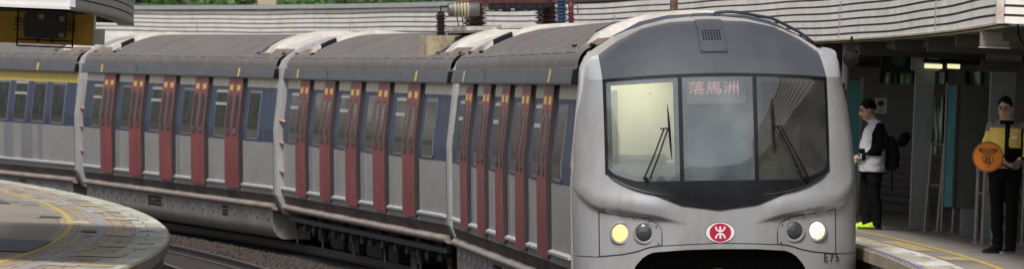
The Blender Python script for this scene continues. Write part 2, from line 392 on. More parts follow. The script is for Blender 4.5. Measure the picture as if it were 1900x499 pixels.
for (Ya, Yb, oa, ob) in ((63, 68.5, 2.2, 2.6), (74, 79, 2.62, 2.9), (70, 71.5, 2.65, 2.95)):
    structure(ribbon('platform_patch', [(oa, RPZ+.006), (ob, RPZ+.006)], Ya, Yb, 6, M['ypatch'] if Ya > 69 else M['rcoping']))

def track(name, off, z, cant, Y0, Y1, label, Ys):
    t = thing(name, label, 'railway track')
    for sgn in (-1, 1):
        o = off+sgn*.7175; zz = z+sgn*.7175*math.tan(cant)
        pr = [(o-.06, zz-.15), (o+.06, zz-.15), (o+.06, zz-.135), (o+.012, zz-.12), (o+.012, zz-.035), (o+.035, zz-.03), (o+.035, zz-.004), (o+.028, zz), (o-.028, zz), (o-.035, zz-.004), (o-.035, zz-.03), (o-.012, zz-.035), (o-.012, zz-.12), (o-.06, zz-.135)]
        ribbon('rail', pr, Y0, Y1, 140, M['railsteel'], t, close=True, caps=True)
    Y = Ys[0]
    b = MB(); b.box(-1.25, 1.25, -.11, .11, -.2, 0); so_ = b.build('sleeper', M['sleeper'], t, bevel=.015)
    first = True
    while Y < Ys[1]:
        s_ = so_ if first else cp(so_, t); first = False
        p = tp(Y, off, z-.15); s_.location = p; s_.rotation_euler = (0, -cant, ta(Y)); Y += .62
M['railsteel'] = mat('rail steel', (.13, .115, .11), .38, .6, .15, 4, (.10, .06, .045), .7, (3, 3, 3))
M['sleeper'] = mat('concrete sleeper', (.05, .043, .04), .85, 0, .3, 4, (.05, .035, .03), .7)
track('railway_track', -4.17, -.10, .03, 40, 180, 'empty curved track with shiny rail between the left platform and the train', (99, 126))
track('railway_track', 0, 0.0, .052, 20, 180, 'track under the train, its rails in the dark below the carriages', (90, 112))

# ------------------------------------------------------------------ railway carriages
PITCH = 3.56; CANT = .0521
ROOFARCH = [(-1.27, 3.47), (-1.08, 3.59), (-.9, 3.67), (-.7, 3.74), (-.45, 3.80), (-.2, 3.825), (0, 3.83), (.2, 3.825), (.45, 3.80), (.7, 3.74), (.9, 3.67), (1.08, 3.59), (1.27, 3.47)]
def wallprof(z):   # half width of the side wall at height z
    return interp(z, [(.95, 1.55), (2.12, 1.55), (2.2, 1.542), (3.06, 1.43), (3.3, 1.42)])
def wall_strip(b, x0, x1, zs, out, side=-1, mis=None):
    rows = [[(x, side*(wallprof(z)+out), z) for x in (x0, x1)] for z in zs]
    b.grid(rows, mi=mis)
def rounded_loop(x0, x1, z0, z1, r, k=4):
    pts = []
    for (cx, cz, a0) in ((x1-r, z1-r, 0), (x0+r, z1-r, 90), (x0+r, z0+r, 180), (x1-r, z0+r, 270)):
        for i in range(k+1):
            a = radians(a0+90*i/k); pts.append((cx+r*cos(a), cz+r*sin(a)))
    return pts
def plate(b, loop, out0, out1, side, off=0):
    """thin plate following the side wall between offsets out0..out1"""
    # subdivide in z by clipping strips: loop is convex; use horizontal slices
    zs = sorted(set([round(p[1], 4) for p in loop]+[2.12, 2.2]))
    zmin = min(p[1] for p in loop); zmax = max(p[1] for p in loop); zs = [z for z in zs if zmin <= z <= zmax]
    def span(z):
        xs = []
        n = len(loop)
        for i in range(n):
            (xa, za), (xb, zb) = loop[i], loop[(i+1) % n]
            if abs(za-zb) < 1e-9:
                if abs(z-za) < 1e-6: xs += [xa, xb]
            elif min(za, zb)-1e-6 <= z <= max(za, zb)+1e-6: xs.append(xa+(xb-xa)*(z-za)/(zb-za))
        return min(xs), max(xs)
    L = []; R_ = []
    for z in zs:
        a, c = span(z); L.append((a, z)); R_.append((c, z))
    ring = [[(x, side*(wallprof(z)+out1), z) for x in (a, c)] for (a, z), (c, _) in zip(L, R_)]
    b.grid(ring)
    outl = L+R_[::-1]
    rows = [[(x, side*(wallprof(z)+o), z) for x, z in outl] for o in (out0, out1)]
    b.grid(rows, close_u=True)
def window(parent, x0, x1, z0, z1, side, vent):
    b = MB(); plate(b, rounded_loop(x0, x1, z0, z1, .06), 0, .012, side)
    f = b.build('window', M['frame'], parent)
    b = MB(); plate(b, rounded_loop(x0+.05, x1-.05, z0+.05, z1-.05, .05), .012, .015, side)
    b.build('pane', M['winglass'], f)
    if vent:
        zt = z1-.30
        b = MB()
        for (za, zb) in ((zt, zt+.05), (z1-.06, z1-.025)):
            plate(b, [(x0+.05, za), (x1-.05, za), (x1-.05, zb), (x0+.05, zb)][::-1], .012, .03, side)
        b.build_split('vent_bar', M['alu'], f)
    return f
def door_leaf(parent, x0, x1, side, dz=0):
    DO = .055
    b = MB(); loop = [(x0, 1.0), (x1, 1.0), (x1, 3.06), (x0, 3.06)]
    plate(b, loop, -.02, DO, side)
    lf = b.build('door_leaf', M['red'], parent)
    b = MB(); plate(b, rounded_loop(x0+.13, x1-.13, 1.98, 2.76, .1), DO, DO+.008, side)
    w = b.build('door_window', M['doorframe'], lf)
    b = MB(); plate(b, rounded_loop(x0+.17, x1-.17, 2.02, 2.72, .08), DO+.008, DO+.010, side); b.build('door_glass', M['doorglass'], lf)
    b = MB(); plate(b, [(x0+.17, 2.83), (x1-.2, 2.83), (x1-.2, 2.93), (x0+.17, 2.93)], DO, DO+.004, side)
    b.build('sticker', M['sticker'], lf)
    b = MB(); plate(b, [(x1, 1.02), (x1+.035, 1.02), (x1+.035, 3.06), (x1, 3.06)], -.02, DO-.004, side); b.build('rubber_edge', M['door_edge'], lf)
    return lf
M['doorframe'] = mat('door window frame', (.05, .045, .05), .5)
def rib_roof(parent, x0, x1):
    # cross ribs every .16 m
    b = MB(); rows = []; x = x0; k = 0
    n = int((x1-x0)/.09)
    arch = [(-1.25, 3.50)]+[(y, z+.02) for y, z in ROOFARCH[1:-1]]+[(1.25, 3.50)]
    # end slants: the ribbed section is shorter at the crown than at the shoulders
    for i in range(n+1):
        row = []
        bumpz = .020 if i % 4 == 0 else 0
        for y, z in arch:
            t = 1-abs(y)/1.25
            xa = x0+.0*t; xb = x1-.0*t
            row.append((lerp(xa, xb, i/n), y, z+bumpz))
        rows.append(row)
    b.grid(rows)
    for xe, s in ((x0, 1), (x1, -1)):
        b.grid([[(xe, y, z) for y, z in arch], [(xe, y, z-.08) for y, z in arch]])
    return b.build('roof', M['roof'], parent, smooth=True, angle=50)
def end_housing(parent, xa, xb, sgn, h=.10):
    """white transverse duct across the roof with a dark slot along its inner flank, sgn=+1 near end"""
    prof = []
    for y, z in [(-1.22, 3.50)]+ROOFARCH[1:-1]+[(1.22, 3.50)]: prof.append((y, z))
    b = MB(); rows = []
    def row(x, dz): return [(x, y, z+dz*min(1, (1.3-abs(y))/.25)) for y, z in prof]
    b.grid([row(xa, 0), row(xa+.04, h), row(xb-.04, h), row(xb, 0)])
    o = b.build('roof_duct', M['white_roof'], parent, bevel=0)
    b = MB(); xs = xa-.005 if sgn > 0 else xb+.005
    rows = []
    for i in range(9):
        y = lerp(-1.08, -.80, i/8); z = interp(y, ROOFARCH)
        rows.append([(xs-.06*sgn, y, z+.005), (xs-.06*sgn, y, z+h*.7+.01), (xs+.03*sgn, y, z+h+.012), (xs+.06*sgn, y, z+h*.5)])
    b.grid(rows, close_u=True); b.build('duct_slot', M['black'], o)
    return o
def make_carriage(name, label, C, h, doors=True, front=False, skirt='panel', first_class=False):
    t = thing(name, label, 'train carriage', (C[0], C[1], 0), (CANT, 0, h-pi/2), 'coupled carriages of the train')
    xf, xn = -10.35, 10.98
    zs = [.95, 1.10, 1.9, 2.12, 2.2, 2.55, 2.9 if not first_class else 2.84, 3.06, 3.3]
    top = 2 if not first_class else 3
    for side in (-1, 1):
        b = MB(); wall_strip(b, xf, xn, zs, 0, side, [0, 0, 1, 1, 1, 1, top, top][:len(zs)-1])
        b.grid([[(x, side*wallprof(z), z), (x, side*(wallprof(z)-.1), z)] for z in zs for x in (xn,)]) if False else None
        b.build('side_wall', [M['silver'], M['blue'], M['cream'], M['yellow_strip']], t)
        # gutter band
        b = MB(); s = side
        b.extr([(s*1.40, 3.07), (s*1.535, 3.07), (s*1.535, 3.10), (s*1.50, 3.265), (s*1.40, 3.285)], xf-.28, xn-.02 if not front else xn-.25)
        gb = b.build('gutter_band', M['gutter'], t, bevel=.008)
        b = MB()
        for x in (-2*PITCH-.95, 2*PITCH+.35): b.extr([(s*1.50, 3.095), (s*1.541, 3.095), (s*1.510, 3.255), (s*1.47, 3.255)], x, x+.15)
        b.build_split('yellow_mark', M['sticker'], gb)
        b = MB(); b.lathe([(.0, 0), (.05, 0), (.055, .05), (.02, .09), (0, .09)], (-3.6, s*1.53, 3.17), 'y', 10); b.box(-3.66, -3.54, *sorted((s*1.50, s*1.56)), 3.2, 3.28)
        b.build('side_lamp', M['gutter'], gb)
        b = MB(); b.extr([(s*1.40, 3.09), (s*1.53, 3.09), (s*1.50, 3.25), (s*1.40, 3.25)], xn-.02 if not front else xn-.25, xn+.04 if not front else xn-.16); b.build('gutter_end', M['black'], gb)
        # shoulder
        b = MB(); pr = []
        for i in range(9):
            a = radians(95*i/8-5); pr.append((s*(1.25+.21*cos(a)), 3.285+.225*sin(a)))
        rows = []
        nx = 80
        for i in range(nx+1):
            x = lerp(xf-.1, xn-.05, i/nx); rb = .012 if i % 7 == 0 else 0
            rows.append([(x, y+s*rb, z+rb) for y, z in pr])
        b.grid(rows); b.build('roof_shoulder', M['shoulder'], t, smooth=True, angle=60)
        # brown skirt, sole ledge
        b = MB(); b.extr([(s*1.42, .955), (s*1.545, .955), (s*1.50, .78), (s*1.42, .72)], xf, xn); b.build('skirt', M['skirt'], t)
        b = MB(); pr = [(s*(1.49+.085*cos(radians(a))), .73+.065*sin(radians(a))) for a in range(-90, 91, 22)]+[(s*1.42, .80), (s*1.42, .66)]
        if skirt == 'panel' and front: segs = ((xf, 5.0), (5.6, xn))
        else: segs = ((xf, xn-.1),)
        for a_, c_ in segs: b.extr(pr, a_, c_)
        b.build('sole_ledge', M['ledge'], t, smooth=True)
    # core keeps the light out
    b = MB(); b.box(xf+.02, xn-.02 if not front else 9.85, -1.40, 1.40, .7, 3.45); b.build('body_core', M['black'], t)
    # roof
    b = MB(); b.grid([[(x, y, z) for y, z in ROOFARCH] for x in (xf-.25, xn+.02)]); ra = b.build('roof_base', M['white_roof'], t, smooth=True, angle=60)
    rib_roof(t, -7.75, 8.1 if not front else 8.5)
    end_housing(t, -8.75, -8.15, -1); end_housing(t, 8.55, 9.2, 1) if not front else end_housing(t, 8.95, 9.6, 1)
    for side in (-1, 1):
        b = MB()
        for xa, xb in ((-10.3, -7.9), (8.3, 10.9)):
            rows = []
            for i in range(25):
                x = lerp(xa, xb, i/24)
                rows.append([(x, side*(1.30+random.uniform(-.02, .02)), 3.50+random.uniform(-.01, .02)), (x, side*1.2, 3.545+random.uniform(-.01, .015)), (x, side*(1.10+random.uniform(-.03, .03)), 3.612)])
            b.grid(rows)
        b.build_split('roof_tray', M['tray'], t)
        b = MB()
        for xx in (-10.2, -7.85, 8.25, 10.7): b.box(xx-.035, xx+.035, *sorted((side*1.24, side*1.30)), 3.50, 3.545)
        b.build_split('roof_bracket', M['black'], t)
    # white end rings and end faces with copper handles
    prof = [(-1.38, .58), (-1.545, .95), (-1.55, 2.15), (-1.435, 3.06), (-1.43, 3.28), (-1.38, 3.40), (-1.27, 3.50)]+[(y, z+.03) for y, z in ROOFARCH[1:-1]]+[(1.27, 3.50), (1.38, 3.40), (1.43, 3.28), (1.435, 3.06), (1.55, 2.15), (1.545, .95), (1.38, .58)]
    if not front:
        b = MB(); b.extr(prof, xn, xn+.33); er = b.build('end_frame', M['endframe'], t, bevel=.03)
        b = MB()
        for side in (-1, 1):
            for z in (2.3, 1.9, 1.38):
                pts = [(xn+.33+.12*sin(a), side*(1.40-.075*cos(a)), z-.01-.02*cos(a)) for a in [pi*i/6 for i in range(7)]]
                b.tube(pts, .03, 8)
        b.build_split('handle', M['copper'], er, smooth=True)
        b = MB(); b.box(xn+.33, xn+1.0, -.75, .75, 1.0, 3.2); b.build('gangway', M['black'], t)
        b = MB(); b.box(xn+.2, xn+1.05, -.3, .3, .45, .8); b.build('coupler', M['under'], t)
    b = MB(); p2 = [(y*.93, z-.03 if z > 3 else z) for y, z in prof]; b.extr(p2, xf-.3, xf-.01); b.build('end_frame', M['endframe'], t)
    # windows, doors, sills
    DW = .70
    L_, R_ = -1, 1
    for side in (-1, 1):
        if doors:
            for i in range(5):
                xc = (i-2)*PITCH
                door_leaf(t, xc-DW, xc-.008, side); door_leaf(t, xc+.008, xc+DW, side)
                b = MB(); plate(b, [(xc+DW+.036, 1.04), (xc+DW+.20, 1.04), (xc+DW+.20, 3.06), (xc+DW+.036, 3.06)], 0, .012, side)
                plate(b, [(xc-DW-.08, 1.04), (xc-DW-.002, 1.04), (xc-DW-.002, 3.06), (xc-DW-.08, 3.06)], 0, .012, side)
                b.build_split('door_surround', M['door_edge'], t)
            spans = [(xf+.05, -2*PITCH-DW-.08)]+[((i-2)*PITCH+DW+.20, (i-1)*PITCH-DW-.08) for i in range(4)]+[(2*PITCH+DW+.20, xn-.05)]
            for i, (a, c) in enumerate(spans):
                b = MB(); b.extr([(side*1.54, 1.06), (side*1.60, 1.06), (side*1.60, 1.09), (side*1.54, 1.115)], a, c); b.build('sill', M['alu'], t)
                if 0 < i < 5:
                    window(t, a+.62, c-.005, 1.93, 2.84, side, i % 2 == 0)
                    if i % 2 == 1:
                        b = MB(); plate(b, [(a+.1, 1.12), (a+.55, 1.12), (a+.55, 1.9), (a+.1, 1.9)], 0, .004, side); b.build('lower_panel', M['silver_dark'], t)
                elif i == 0: window(t, c-1.28, c-.2, 1.93, 2.84, side, True)
                else: window(t, a+.42, a+1.55, 1.93, 2.84, side, False)
        else:
            for i in range(11):
                x1 = xn-.95-i*1.78
                window(t, x1-1.2, x1, 1.93, 2.84, side, i in (2, 5, 8))
            b = MB(); b.extr([(side*1.54, 1.06), (side*1.60, 1.06), (side*1.60, 1.09), (side*1.54, 1.115)], xf, xn); b.build('sill', M['alu'], t)
            for (a, c) in ((xn-3.35, xn-2.9), (xn-5.0, xn-3.9), (xn-6.65, xn-5.7), (xn-9.5, xn-8.2)):
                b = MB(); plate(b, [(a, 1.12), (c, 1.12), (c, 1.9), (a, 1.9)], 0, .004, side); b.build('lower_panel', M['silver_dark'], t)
    # below the floor
    if skirt == 'panel':
        segs = [(xf+.1, xn-.35)] if not front else [(xf+.1, 4.9), (5.8, xn-.1)]
        for side in (-1, 1):
            for (a, c) in segs:
                pr = [(side*1.50, .665), (side*1.50, .40)]+[(side*(1.25+.25*cos(radians(q))), .40-.28*sin(radians(q))) for q in range(10, 81, 10)]+[(side*.8, .12), (side*.8, .6)]
                b = MB(); b.extr(pr, a, c); pn = b.build('equipment_panel', M['panel'], t, smooth=True)
                n = int((c-a)/1.15)
                for i in range(n+1):
                    x = a+.5+i*(c-a-.9)/n
                    b = MB(); b.box(x-.014, x+.014, *sorted((side*1.49, side*1.510)), .52, .585); b.build('latch', M['alu'], pn)
                    b = MB(); b.box(x-.035, x+.035, *sorted((side*1.49, side*1.504)), .45, .535); b.build('latch_slot', M['black'], pn)
                    b = MB(); b.box(x+.5, x+.512, *sorted((side*1.49, side*1.503)), .40, .66); b.build('panel_joint', M['black'], pn)
                for gx, w in ((-2.6, 1.5), (5.6, .5)):
                    if not (a < gx < c-1): continue
                    b = MB()
                    for r in range(3):
                        k = 0
                        while k*.2 < w:
                            b.box(gx+k*.2, gx+k*.2+.15, *sorted((side*1.49, side*1.507)), .44+r*.07, .49+r*.07); k += 1
                    b.build('vent_grille', M['black'], pn)
                if side == -1 or True:
                    b = MB(); b.box(a-.01, a+.03, *sorted((side*.5, side*1.5)), .14, .66); b.build('panel_end', M['under'], pn)
    else:
        for side in (-1, 1):
            b = MB(); b.extr([(side*1.40, .58), (side*1.47, .58), (side*1.47, .50), (side*1.40, .50)], xf+.2, xn-.6); b.build('pipe_rail', M['under2'], t)
            random.seed(5)
            for i in range(15):
                x = -9.6+i*1.36+random.uniform(-.25, .25)
                b = MB(); w = random.uniform(.05, .12)
                b.box(x-w, x+w, *sorted((side*1.25, side*1.42)), .40, .50); b.lathe([(0, 0), (.05, 0), (.05, .07), (.02, .1), (0, .1)], (x, side*1.40, .36), 'z', 8)
                if i % 3 == 0: b.tube([(x, side*1.38, .45), (x+.05, side*1.38, .1)], .02, 6)
                b.build('pipe_valve', M['under2'], t)
            for (x, w, m_) in ((-5.0, .9, 'under'), (-2.7, .7, 'under2' if False else 'under'), (0, 1.0, 'under'), (2.4, .6, 'under'), (5.35, .28, 'under2'), (-7.5, .2, 'under2'), (8.9, .2, 'under2')):
                b = MB(); b.box(x-w, x+w, *sorted((side*.5, side*1.22)), .12 if w > .5 else .18, .62); b.build('equipment_box', M[m_], t, bevel=.02)
            b = MB()
            for z in (.12, .24, .36, .48): b.box(5.9, 6.2, *sorted((side*1.36, side*1.40)), z, z+.02)
            for x in (5.9, 6.19): b.box(x, x+.02, *sorted((side*1.35, side*1.41)), .08, .55)
            b.build('step_ladder', M['under2'], t)
    for xb in (-7.2, 7.6):
        bg_ = MB(); 
        for side in (-1, 1):
            bg_.extr([(side*1.0, .62), (side*1.12, .62), (side*1.12, .34), (side*1.0, .34)], xb-1.6, xb+1.6)
            bg_.box(xb-.3, xb+.3, *sorted((side*.98, side*1.2)), .3, .7)
            for w in (-1.2, 1.2):
                bg_.box(xb+w-.18, xb+w+.18, *sorted((side*1.0, side*1.22)), .26, .56)
                bg_.lathe([(.10, 0), (.10, .22), (.07, .24), (0, .24)], (xb+w-.3, side*1.08, .34), 'z', 10)
        bo = bg_.build('bogie', M['bogie'], t)
        for w in (-1.2, 1.2):
            b = MB()
            for side in (-1, 1):
                b.lathe([(0, side*.70), (.36, side*.70), (.43, side*.72), (.43, side*.83), (.40, side*.84), (.36, side*.80), (.12, side*.82), (.12, side*.9), (0, side*.9)], (xb+w, 0, .43), 'y', 28)
            b.lathe([(.08, -.7), (.08, .7)], (xb+w, 0, .43), 'y', 10)
            b.build('wheel', M['steel'] if False else M['under2'], bo, smooth=True, angle=30)
    b = MB(); b.box(xf+.3, xn-.5, -.7, .7, .3, .7); b.build('underframe', M['under'], t)
    return t
CARS = [(1.5408, 85.4886, .0741), (-1.0088, 108.382, .1521), (-5.2693, 129.535, .2301)]
c4h = .3081
C4 = (-5.2693-sin(.269)*22.55, 129.535+cos(.269)*22.55, c4h)
car1 = make_carriage('driving_carriage', 'leading carriage with curved white cab front, windscreens and lit headlights', CARS[0][:2], CARS[0][2], front=True, skirt='panel')
car2 = make_carriage('train_carriage', 'second carriage with pantograph on its roof and open bogies below', CARS[1][:2], CARS[1][2], skirt='open')
car3 = make_carriage('train_carriage', 'third carriage with smooth underfloor panels and vent grilles, behind the left platform end', CARS[2][:2], CARS[2][2], skirt='panel')
car4 = make_carriage('train_carriage', 'rearmost visible carriage with yellow stripe above its windows at left edge', C4[:2], C4[2], doors=False, skirt='panel', first_class=True)

# ------------------------------------------------------------------ the cab front
NL, NN, NX0, NSH = 1.0, 3.0, 11.03, .05
def Wz(z): return interp(z, [(0, 1.56), (.9, 1.60), (1.9, 1.61), (2.4, 1.58), (2.8, 1.53), (3.1, 1.47)])
def U(z): return interp(z, [(2.05, 1.268), (3.1, 1.285)])
def ridge(u): return interp(abs(u), [(0, 1.40), (.45, 1.51), (.7, 1.575), (.95, 1.61), (1.11, 1.63), (1.36, 1.675), (1.45, 1.72), (1.56, 1.83), (1.62, 1.95)])
def smooth01(t): t = max(0, min(1, t)); return t*t*(3-2*t)
RW = .055
def SF(u, z, off=0.):
    w = Wz(z)+(RW if u > 0 else 0); r = min(1, abs(u)/w)
    d = NL*(1-(max(0, 1-r**NN))**(1/NN))
    lean = .17*max(0., (z-1.75)/1.45)**1.5
    # cheek: a step back below the ridge, fading towards the middle
    ck = .055*smooth01((ridge(u)-z)/.045)*smooth01((abs(u)-.35)/.5)*smooth01((1.0-r)/.02+.3)
    # gentle outward swell just above the ridge
    sw = .03*math.exp(-((z-ridge(u)-.10)/.12)**2)*smooth01((abs(u)-.4)/.4)*(1-smooth01((z-1.88)/.14) if abs(u) < 1.27 else 1)
    x = NX0+NL-d-lean-ck+sw*(1-smooth01((r-.9)/.1))
    return Vector((x+off, u+NSH, z))
def dense(a, b, n, ends=()):
    return [lerp(a, b, i/n) for i in range(n+1)]
def rs_outer(n=14): return [1-(1-i/n)**2.2 for i in range(n+1)]
MASKB = [(0, 1.632), (.43, 1.688), (.63, 1.765), (.88, 1.862), (1.06, 1.94), (1.29, 2.06)]
def maskb(u): return interp(abs(u), MASKB)
def zbot(u):
    return interp(abs(u), [(0, 1.196), (.4, 1.190), (.75, 1.165), (.82, 1.14), (.88, 1.10), (.95, 1.02), (1.0, .93), (1.06, .6), (1.12, .3)])
def sheet(name, m, parent, us, zlo, zhi, nz, off=0., smooth=True, thick=None, angle=40):
    b = MB(); rows = []
    for u in us:
        a, c = zlo(u), zhi(u)
        rows.append([SF(u, lerp(a, c, j/nz), off) for j in range(nz+1)])
    b.grid(rows)
    if thick:
        back = [[p-Vector((thick, 0, 0)) for p in r] for r in rows]
        per = [r[0] for r in rows]+rows[-1][1:]+[r[-1] for r in rows[::-1]][1:]+rows[0][::-1][1:-1]
        b.grid([per, [p-Vector((thick, 0, 0)) for p in per]], close_u=True)
    return b.build(name, m, parent, smooth=smooth, angle=angle)
US = sorted(set([round(-1.29+2.58*i/60, 4) for i in range(61)]+[s*v for v in (.75, .82, .88, .95, 1.0, 1.03, 1.06, 1.09, 1.12) for s in (-1, 1)]))
front = sheet('front_panel', M['front'], car1, US, zbot, maskb, 40, angle=60)
for s in (-1, 1):     # outer wings: from |u|=1.29 to the corner, z .3 .. 3.09
    b = MB(); rows = []
    zsn = [.3, .6, .9]+[lerp(.95, 2.1, i/50) for i in range(51)]+[lerp(2.2, 3.127, i/10) for i in range(11)]
    for z in zsn:
        rows.append([SF(s*lerp(1.29 if z < 2.05 else U(z), Wz(z)+(RW if s > 0 else 0), f), z) for f in rs_outer()])
    b.grid(rows); b.build('front_wing', M['front'], front, smooth=True, angle=60)
# pillar tops between cap edge and roof shoulder
CEX = 1.7
def cap_curve(u, t):    # t 0 at windscreen top .. 1 at the roof
    zt = 3.185-.058*(abs(u)/1.29)**2
    T = SF(u, zt); R_ = Vector((10.8, u*.985+NSH*.5, interp(abs(u), [(0, 3.88), (.45, 3.86), (.77, 3.79), (1.08, 3.63), (1.29, 3.475)])))
    fz = 1-(1-t)**CEX
    return Vector((lerp(T.x, R_.x, t), lerp(T.y, R_.y, t), lerp(T.z, R_.z, fz)))
capr = [[cap_curve(u, t) for t in [i/24 for i in range(25)]] for u in [lerp(-1.285, 1.285, i/60) for i in range(61)]]
b = MB(); b.grid(capr); cap = b.build('front_cap', M['cap'], car1, smooth=True, angle=70)
for s in (-1, 1):
    b = MB(); rows = []
    for i in range(25):
        t = i/24; A = cap_curve(s*1.285, t)
        wr = Wz(3.127)+(RW if s > 0 else 0); B = Vector((NX0, s*lerp(wr, 1.42+(RW if s > 0 else 0), t)+NSH, lerp(3.127, 3.40, t**.8)))
        row = []
        for f in rs_outer():
            P = SF(s*lerp(1.285, wr, f), 3.127); P0 = SF(s*1.285, 3.127)
            fx = (P0.x-P.x)/(P0.x-NX0); fz_ = lerp(0, 1, fx**1.6)
            row.append(Vector((lerp(A.x, B.x, fx), lerp(A.y, B.y, f), lerp(A.z, B.z, fz_))))
        rows.append(row)
    b.grid(rows); b.build('front_pillar_top', M['front'], front, smooth=True, angle=70)
    # shoulder at the very end: vertical seam ring
    b = MB(); rows = []
    for (x, o) in ((NX0-.10, -.02), (NX0-.10, .012), (NX0-.02, .012), (NX0-.02, -.02)):
        rows.append([(x, s*(w+o+(RW if s > 0 else 0))+NSH, z) for w, z in ((1.56, .4), (1.605, .9), (1.605, 1.9), (1.57, 2.4), (1.53, 2.8), (1.47, 3.09), (1.42, 3.3), (1.36, 3.40))])
    b.grid(rows); b.build('seam_strip', M['front'], front)
b = MB(); jp = [(-1.545, 1.0), (-1.55, 2.15), (-1.45, 3.06), (-1.44, 3.28), (-1.38, 3.40), (-1.27, 3.485)]+[(y, z+.012) for y, z in ROOFARCH[1:-1]]+[(1.27, 3.485), (1.38, 3.40), (1.44, 3.28), (1.45, 3.06), (1.55, 2.15), (1.545, 1.0)]
b.grid([[(xx, y, z) for y, z in jp] for xx in (10.80, 11.10)]); b.grid([[(11.10, y, z) for y, z in jp], [(11.10, y*.9, z-.06) for y, z in jp]]); b.build('roof_joint', M['pillar'], car1, smooth=True)
# black mask: below, above, sides and mullions round three panes
PB = lambda u: interp(abs(u), [(0, 1.972), (.95, 1.972), (1.19, 2.055), (1.25, 2.12)])
PT = lambda u: 3.16-.06*(abs(u)/1.29)**2
mask = sheet('windscreen_surround', M['mask'], car1, [lerp(-1.285, 1.285, i/60) for i in range(61)], maskb, PB, 14, off=.010, thick=.06)
sheet('surround_top', M['mask'], mask, [lerp(-1.285, 1.285, i/60) for i in range(61)], PT, lambda u: PT(u)+.03, 1, off=.010, thick=.06)
for (a, c) in ((-1.285, -1.253), (1.253, 1.285), (-.45, -.405), (.405, .45)):
    sheet('surround_side' if abs(a) > 1 else 'mullion', M['mask'], mask, [a, (a+c)/2, c], lambda u: PB(u)-.01, lambda u: PT(u)+.01, 12, off=.008, thick=.07)
for (a, c) in ((-1.253, -.45), (-.405, .405), (.45, 1.253)):
    ws = sheet('windscreen', M['windscreen_right' if a > 0 else 'windscreen'], car1, [lerp(a, c, i/60) for i in range(61)], PB, PT, 60, off=-.004)
    # greyish printed border of the pane
    bb = MB(); nn = 20
    for (za, zb_, ua, ub) in ((0, .05, 0, 1), (.95, 1, 0, 1)):
        bb.grid([[SF(lerp(a, c, i/nn), lerp(PB(lerp(a, c, i/nn)), PT(lerp(a, c, i/nn)) , f), -.012) for f in (za, zb_)] for i in range(nn+1)])
    w_ = .055/(c-a)
    for (ua, ub) in ((0, w_), (1-w_, 1)):
        bb.grid([[SF(lerp(a, c, f), lerp(PB(lerp(a, c, f)), PT(lerp(a, c, f)), lerp(.05, .95, i/nn)), -.012) for f in (ua, ub)] for i in range(nn+1)])
    bb.build('printed_border', M['border'] if 'border' in M else M.setdefault('border', mat('ceramic border', (.06, .072, .082), .3, 0, .15, 4)), ws, smooth=True)
# ribbed sweep lines of the mask at its corners
for s in (-1, 1):
    b = MB(); b.tube([SF(s*lerp(1.25, .50, i/16), lerp(2.04, 1.80, (i/16)**.7)-.035*sin(pi*i/16), .012) for i in range(17)], [.004+.012*sin(pi*i/16) for i in range(17)], 8)
    b.build('mask_ridge', M['mask'], mask, smooth=True)
# lamp panels
def lamp_panel(s):
    top = lambda u: interp(abs(u), [(.655, 1.36), (.665, 1.42), (.70, 1.475), (.75, 1.51), (.82, 1.545), (.95, 1.565), (1.15, 1.585), (1.36, 1.625)])
    bot = lambda u: interp(abs(u), [(.655, 1.245), (.8, 1.225), (.95, 1.175), (1.1, 1.145), (1.36, 1.12)])
    us = sorted([s*v for v in [.655, .66, .665, .68, .70, .725, .75, .78, .82]+[lerp(.86, 1.36, i/16) for i in range(17)]])
    o = sheet('lamp_panel_seam', M['seam'], front, us, lambda u: bot(u)-.008, lambda u: top(u)+.008, 30, off=.004)
    us2 = sorted([s*v for v in [.666, .671, .68, .70, .725, .75, .78, .82]+[lerp(.86, 1.348, i/16) for i in range(17)]])
    p = sheet('lamp_panel', M['front'], front, us2, lambda u: bot(u)+.004, lambda u: top(u)-.004, 30, off=.008)
    b = MB()
    for (u, z) in ((.70, 1.26), (.72, 1.455), (.80, 1.515), (.97, 1.55)):
        P = SF(s*u, z, .009); b.lathe([(0, .004), (.009, .004), (.010, 0)], P, 'x', 8)
    b.build('screw', M['seam'], p)
    return p
M['headlamp_warm'] = None
def lamp_mat(name, col, strength):
    m, t, b = new_mat(name); n = t.nodes; L = t.links
    tc = n.new('ShaderNodeTexCoord'); gr = n.new('ShaderNodeTexNoise'); gr.inputs['Scale'].default_value = 18
    L.new(tc.outputs['Object'], gr.inputs['Vector']); mr = n.new('ShaderNodeMapRange'); mr.inputs[1].default_value = .35; mr.inputs[2].default_value = .65; mr.inputs[3].default_value = strength*.55; mr.inputs[4].default_value = strength*1.5
    L.new(gr.outputs[0], mr.inputs[0]); L.new(mr.outputs[0], b.inputs['Emission Strength'])
    b.inputs['Emission Color'].default_value = (*col, 1); b.inputs['Base Color'].default_value = (*col, 1); b.inputs['Roughness'].default_value = .2
    return m
for s in (-1, 1):
    pan = lamp_panel(s)
    for u, lit in ((.853, False), (1.115, True)):
        P = SF(s*u, 1.387, 0)
        e = .02; n_ = (SF(s*u+e, 1.387)-SF(s*u-e, 1.387)).cross(SF(s*u, 1.387+e)-SF(s*u, 1.387-e)).normalized()
        if n_.x < 0: n_ = -n_
        n_ = (n_+Vector((1.0, 0, 0))).normalized()
        mx = n_.to_track_quat('Z', 'Y').to_matrix().to_4x4(); mx.translation = P
        b = MB(); b.lathe([(.132, -.06), (.132, .012), (.124, .020), (.108, .020), (.101, .018), (.101, .004)], seg=32)
        b.v = [tuple(mx @ Vector(v)) for v in b.v]; bz = b.build('lamp_bezel', M['bezel'], front, smooth=True)
        b = MB(); b.lathe([(.102, .006), (.08, .020), (.04, .030), (0, .033)], seg=32)
        b.v = [tuple(mx @ Vector(v)) for v in b.v]
        if lit: b.build('headlight', lamp_mat('lit lamp '+('left' if s < 0 else 'right'), (1, .62, .24) if s < 0 else (1, .83, .60), .58 if s < 0 else .72), front, smooth=True)
        else: b.build('tail_lamp', M['lens'], front, smooth=True)
